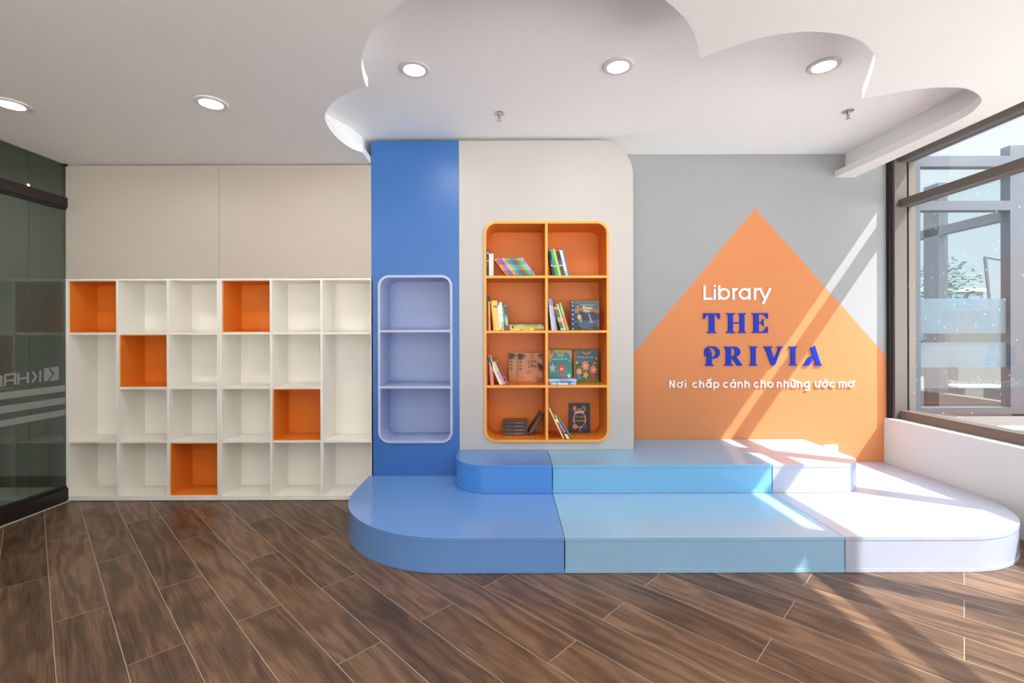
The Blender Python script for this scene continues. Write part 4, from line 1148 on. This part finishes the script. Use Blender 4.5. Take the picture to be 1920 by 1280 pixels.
# glazed wing that stands at right angles beyond the window
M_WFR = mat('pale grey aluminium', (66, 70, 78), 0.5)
wing = tag(empty('window_2', (4.0, 4.03, 0.6)), kind='structure')
WL = (-4.0, -4.03, -0.6)
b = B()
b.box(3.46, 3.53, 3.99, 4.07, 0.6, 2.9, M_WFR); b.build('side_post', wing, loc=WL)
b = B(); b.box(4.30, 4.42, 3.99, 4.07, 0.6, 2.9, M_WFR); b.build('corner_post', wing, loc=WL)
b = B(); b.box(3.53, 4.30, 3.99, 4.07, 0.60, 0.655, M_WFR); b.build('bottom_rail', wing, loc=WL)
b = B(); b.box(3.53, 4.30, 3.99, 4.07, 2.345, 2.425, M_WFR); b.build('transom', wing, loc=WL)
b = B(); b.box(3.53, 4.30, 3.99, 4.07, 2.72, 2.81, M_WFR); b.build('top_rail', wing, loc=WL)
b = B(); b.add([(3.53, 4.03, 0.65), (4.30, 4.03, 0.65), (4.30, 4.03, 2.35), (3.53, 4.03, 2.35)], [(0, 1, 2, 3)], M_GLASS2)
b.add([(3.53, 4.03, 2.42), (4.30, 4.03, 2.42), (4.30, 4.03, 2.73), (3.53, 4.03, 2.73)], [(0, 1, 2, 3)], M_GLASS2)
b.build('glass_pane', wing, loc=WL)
b = B()
for z0, z1 in ((1.29, 1.592), (0.998, 1.213)):
    b.add([(3.53, 4.026, z0), (4.298, 4.026, z0), (4.298, 4.026, z1), (3.53, 4.026, z1)], [(0, 1, 2, 3)], M_FILM)
b.build('frosted_film', wing, loc=WL)
b = B(); b.text('COVER', 3.955, 1.437, 0.135, 4.0245, M_FILM2, None, 'CENTER', 0.0, 0.0, 1.0, True)
b.build('film_lettering', wing, loc=WL)
# far side glazing of the wing
b = B()
b.box(4.60, 4.70, 4.98, 5.16, 0.1, 2.9, M_WFR); b.build('far_post', wing, loc=WL)
b = B(); b.box(4.60, 4.70, 4.07, 4.26, 0.1, 2.9, M_WFR); b.build('far_post', wing, loc=WL)
b = B(); b.box(4.60, 4.68, 4.07, 7.2, 2.34, 2.43, M_WFR); b.build('far_transom', wing, loc=WL)
b = B(); b.box(4.60, 4.70, 4.07, 7.2, 0.45, 0.65, mat('brown sill band', (96, 84, 78), 0.6)); b.build('far_sill', wing, loc=WL)
b = B(); b.add([(4.66, 4.26, 0.65), (4.66, 7.2, 0.65), (4.66, 7.2, 2.8), (4.66, 4.26, 2.8)], [(0, 1, 2, 3)], M_GLASS2); b.build('far_glass', wing, loc=WL)
b = B(); b.box(3.46, 4.7, 4.07, 7.2, 0.40, 0.45, mat('brown deck boards', (74, 64, 57), 0.7)); b.build('deck', wing, loc=WL)

# things in the street beyond
def far(name, label, cat, group=None):
    return tag(empty(name), label, cat, group)
t = far('building', 'low pale building with a blue band and a roof mast, far beyond the window', 'building')
b = B(); b.box(20.8, 26.5, 26, 32, -0.15, 3.55, mat('pale facade', (120, 124, 120), 0.8)); b.build('wall', t)
b = B(); b.box(20.75, 26.55, 25.95, 26.1, 2.75, 3.0, mat('blue band', (72, 120, 170), 0.6)); b.build('blue_band', t)
b = B()
for i in range(6): b.box(21.1 + i * 0.9, 21.75 + i * 0.9, 25.93, 26.05, 3.05, 3.45, mat('far window glass', (120, 150, 160), 0.3))
b.build('windows', t)
b = B(); b.box(20.6, 26.7, 25.8, 32, 3.55, 3.75, mat('roof edge', (220, 222, 222), 0.8)); b.build('roof', t)
b = B(); b.tube((22.0, 27, 3.75), (22.0, 27, 5.6), 0.09, M_WFR); b.box(21.8, 22.2, 26.9, 27.1, 5.5, 5.7, M_WFR); b.build('mast', t)
t = far('building', 'cream building with a dark arched opening, beyond the frosted window bands', 'building')
wallf = [(10.0, -0.15), (14.7, -0.15), (14.7, 1.9), (10.0, 1.9)]
hole = [(10.45, -0.1)] + [(11.0 + 0.0, -0.1)]
hole = [(11.35 + 0.72 * cos(radians(a)), 0.55 + 0.58 * sin(radians(a))) for a in range(180, -1, -12)]
hole = [(10.63, 0.0)] + hole + [(12.07, 0.0)]
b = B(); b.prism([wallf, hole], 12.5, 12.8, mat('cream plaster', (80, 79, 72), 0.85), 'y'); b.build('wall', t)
b = B(); b.box(10.2, 12.6, 13.1, 13.2, -0.15, 1.6, mat('dark archway', (86, 80, 76), 0.9)); b.build('archway_back', t)
b = B(); b.box(13.3, 13.62, 12.44, 12.5, 0.3, 1.25, mat('dark window', (96, 116, 122), 0.4)); b.build('window', t)
b = B(); b.box(13.85, 14.2, 12.44, 12.5, 0.0, 1.25, mat('blue shutter', (86, 150, 180), 0.5)); b.build('shutter', t)
t = far('tree', 'dark leafy tree seen through the window beside the wing post', 'tree')
M_LEAF = mat('dark leaves', (62, 88, 72), 0.8); M_BARK = mat('bark', (84, 70, 58), 0.9)
b = B(); b.tube((16.6, 18.0, -0.15), (16.7, 18.0, 2.6), 0.13, M_BARK); b.build('trunk', t)
b = B(); rnd = random.Random(3)
for i in range(900):
    r = rnd.random() ** 0.5; a = rnd.random() * 2 * pi; ph = rnd.random() * pi
    c = Vector((16.7 + 1.25 * r * cos(a) * sin(ph), 18.0 + 1.1 * r * sin(a) * sin(ph), 2.9 + 1.4 * r * cos(ph)))
    M = Matrix.Translation(c) @ Matrix.Rotation(rnd.random() * 6, 4, 'Z') @ Matrix.Rotation(rnd.random() * 3, 4, 'X')
    b.add([(-0.10, 0, 0), (0, -0.04, 0), (0.10, 0, 0), (0, 0.04, 0)], [(0, 1, 2, 3)], M_LEAF, M)
b.build('foliage', t)
t = far('street_lamp', 'thin tilted street lamp pole beyond the window', 'street lamp')
b = B(); b.tube((15.95, 15.2, -0.15), (15.55, 15.2, 3.75), 0.045, M_WFR); b.build('pole', t)
b = B(); b.tube((15.55, 15.2, 3.75), (16.4, 15.2, 3.6), 0.035, M_WFR); b.build('lamp_arm', t)
t = far('bench', 'low grey bench outside, seen through the lower window glass', 'bench')
b = B()
for i in range(4): b.box(7.25, 8.15, 7.5 + i * 0.1, 7.58 + i * 0.1, 0.40, 0.43, mat('grey bench slats', (120, 126, 122), 0.6))
b.build('seat', t)
for x in (7.35, 8.0):
    b = B(); b.box(x, x + 0.05, 7.55, 7.85, -0.15, 0.40, M_WFR); b.build('leg', t)
t = far('planter', 'grey box planter outside, seen through the lower window glass', 'planter')
b = B(); b.box(7.35, 8.25, 9.0, 9.5, -0.15, 0.42, mat('grey planter', (130, 130, 126), 0.8)); b.box(7.4, 8.2, 9.05, 9.45, 0.40, 0.43, mat('planter soil', (80, 66, 54), 0.9)); b.build('box', t)
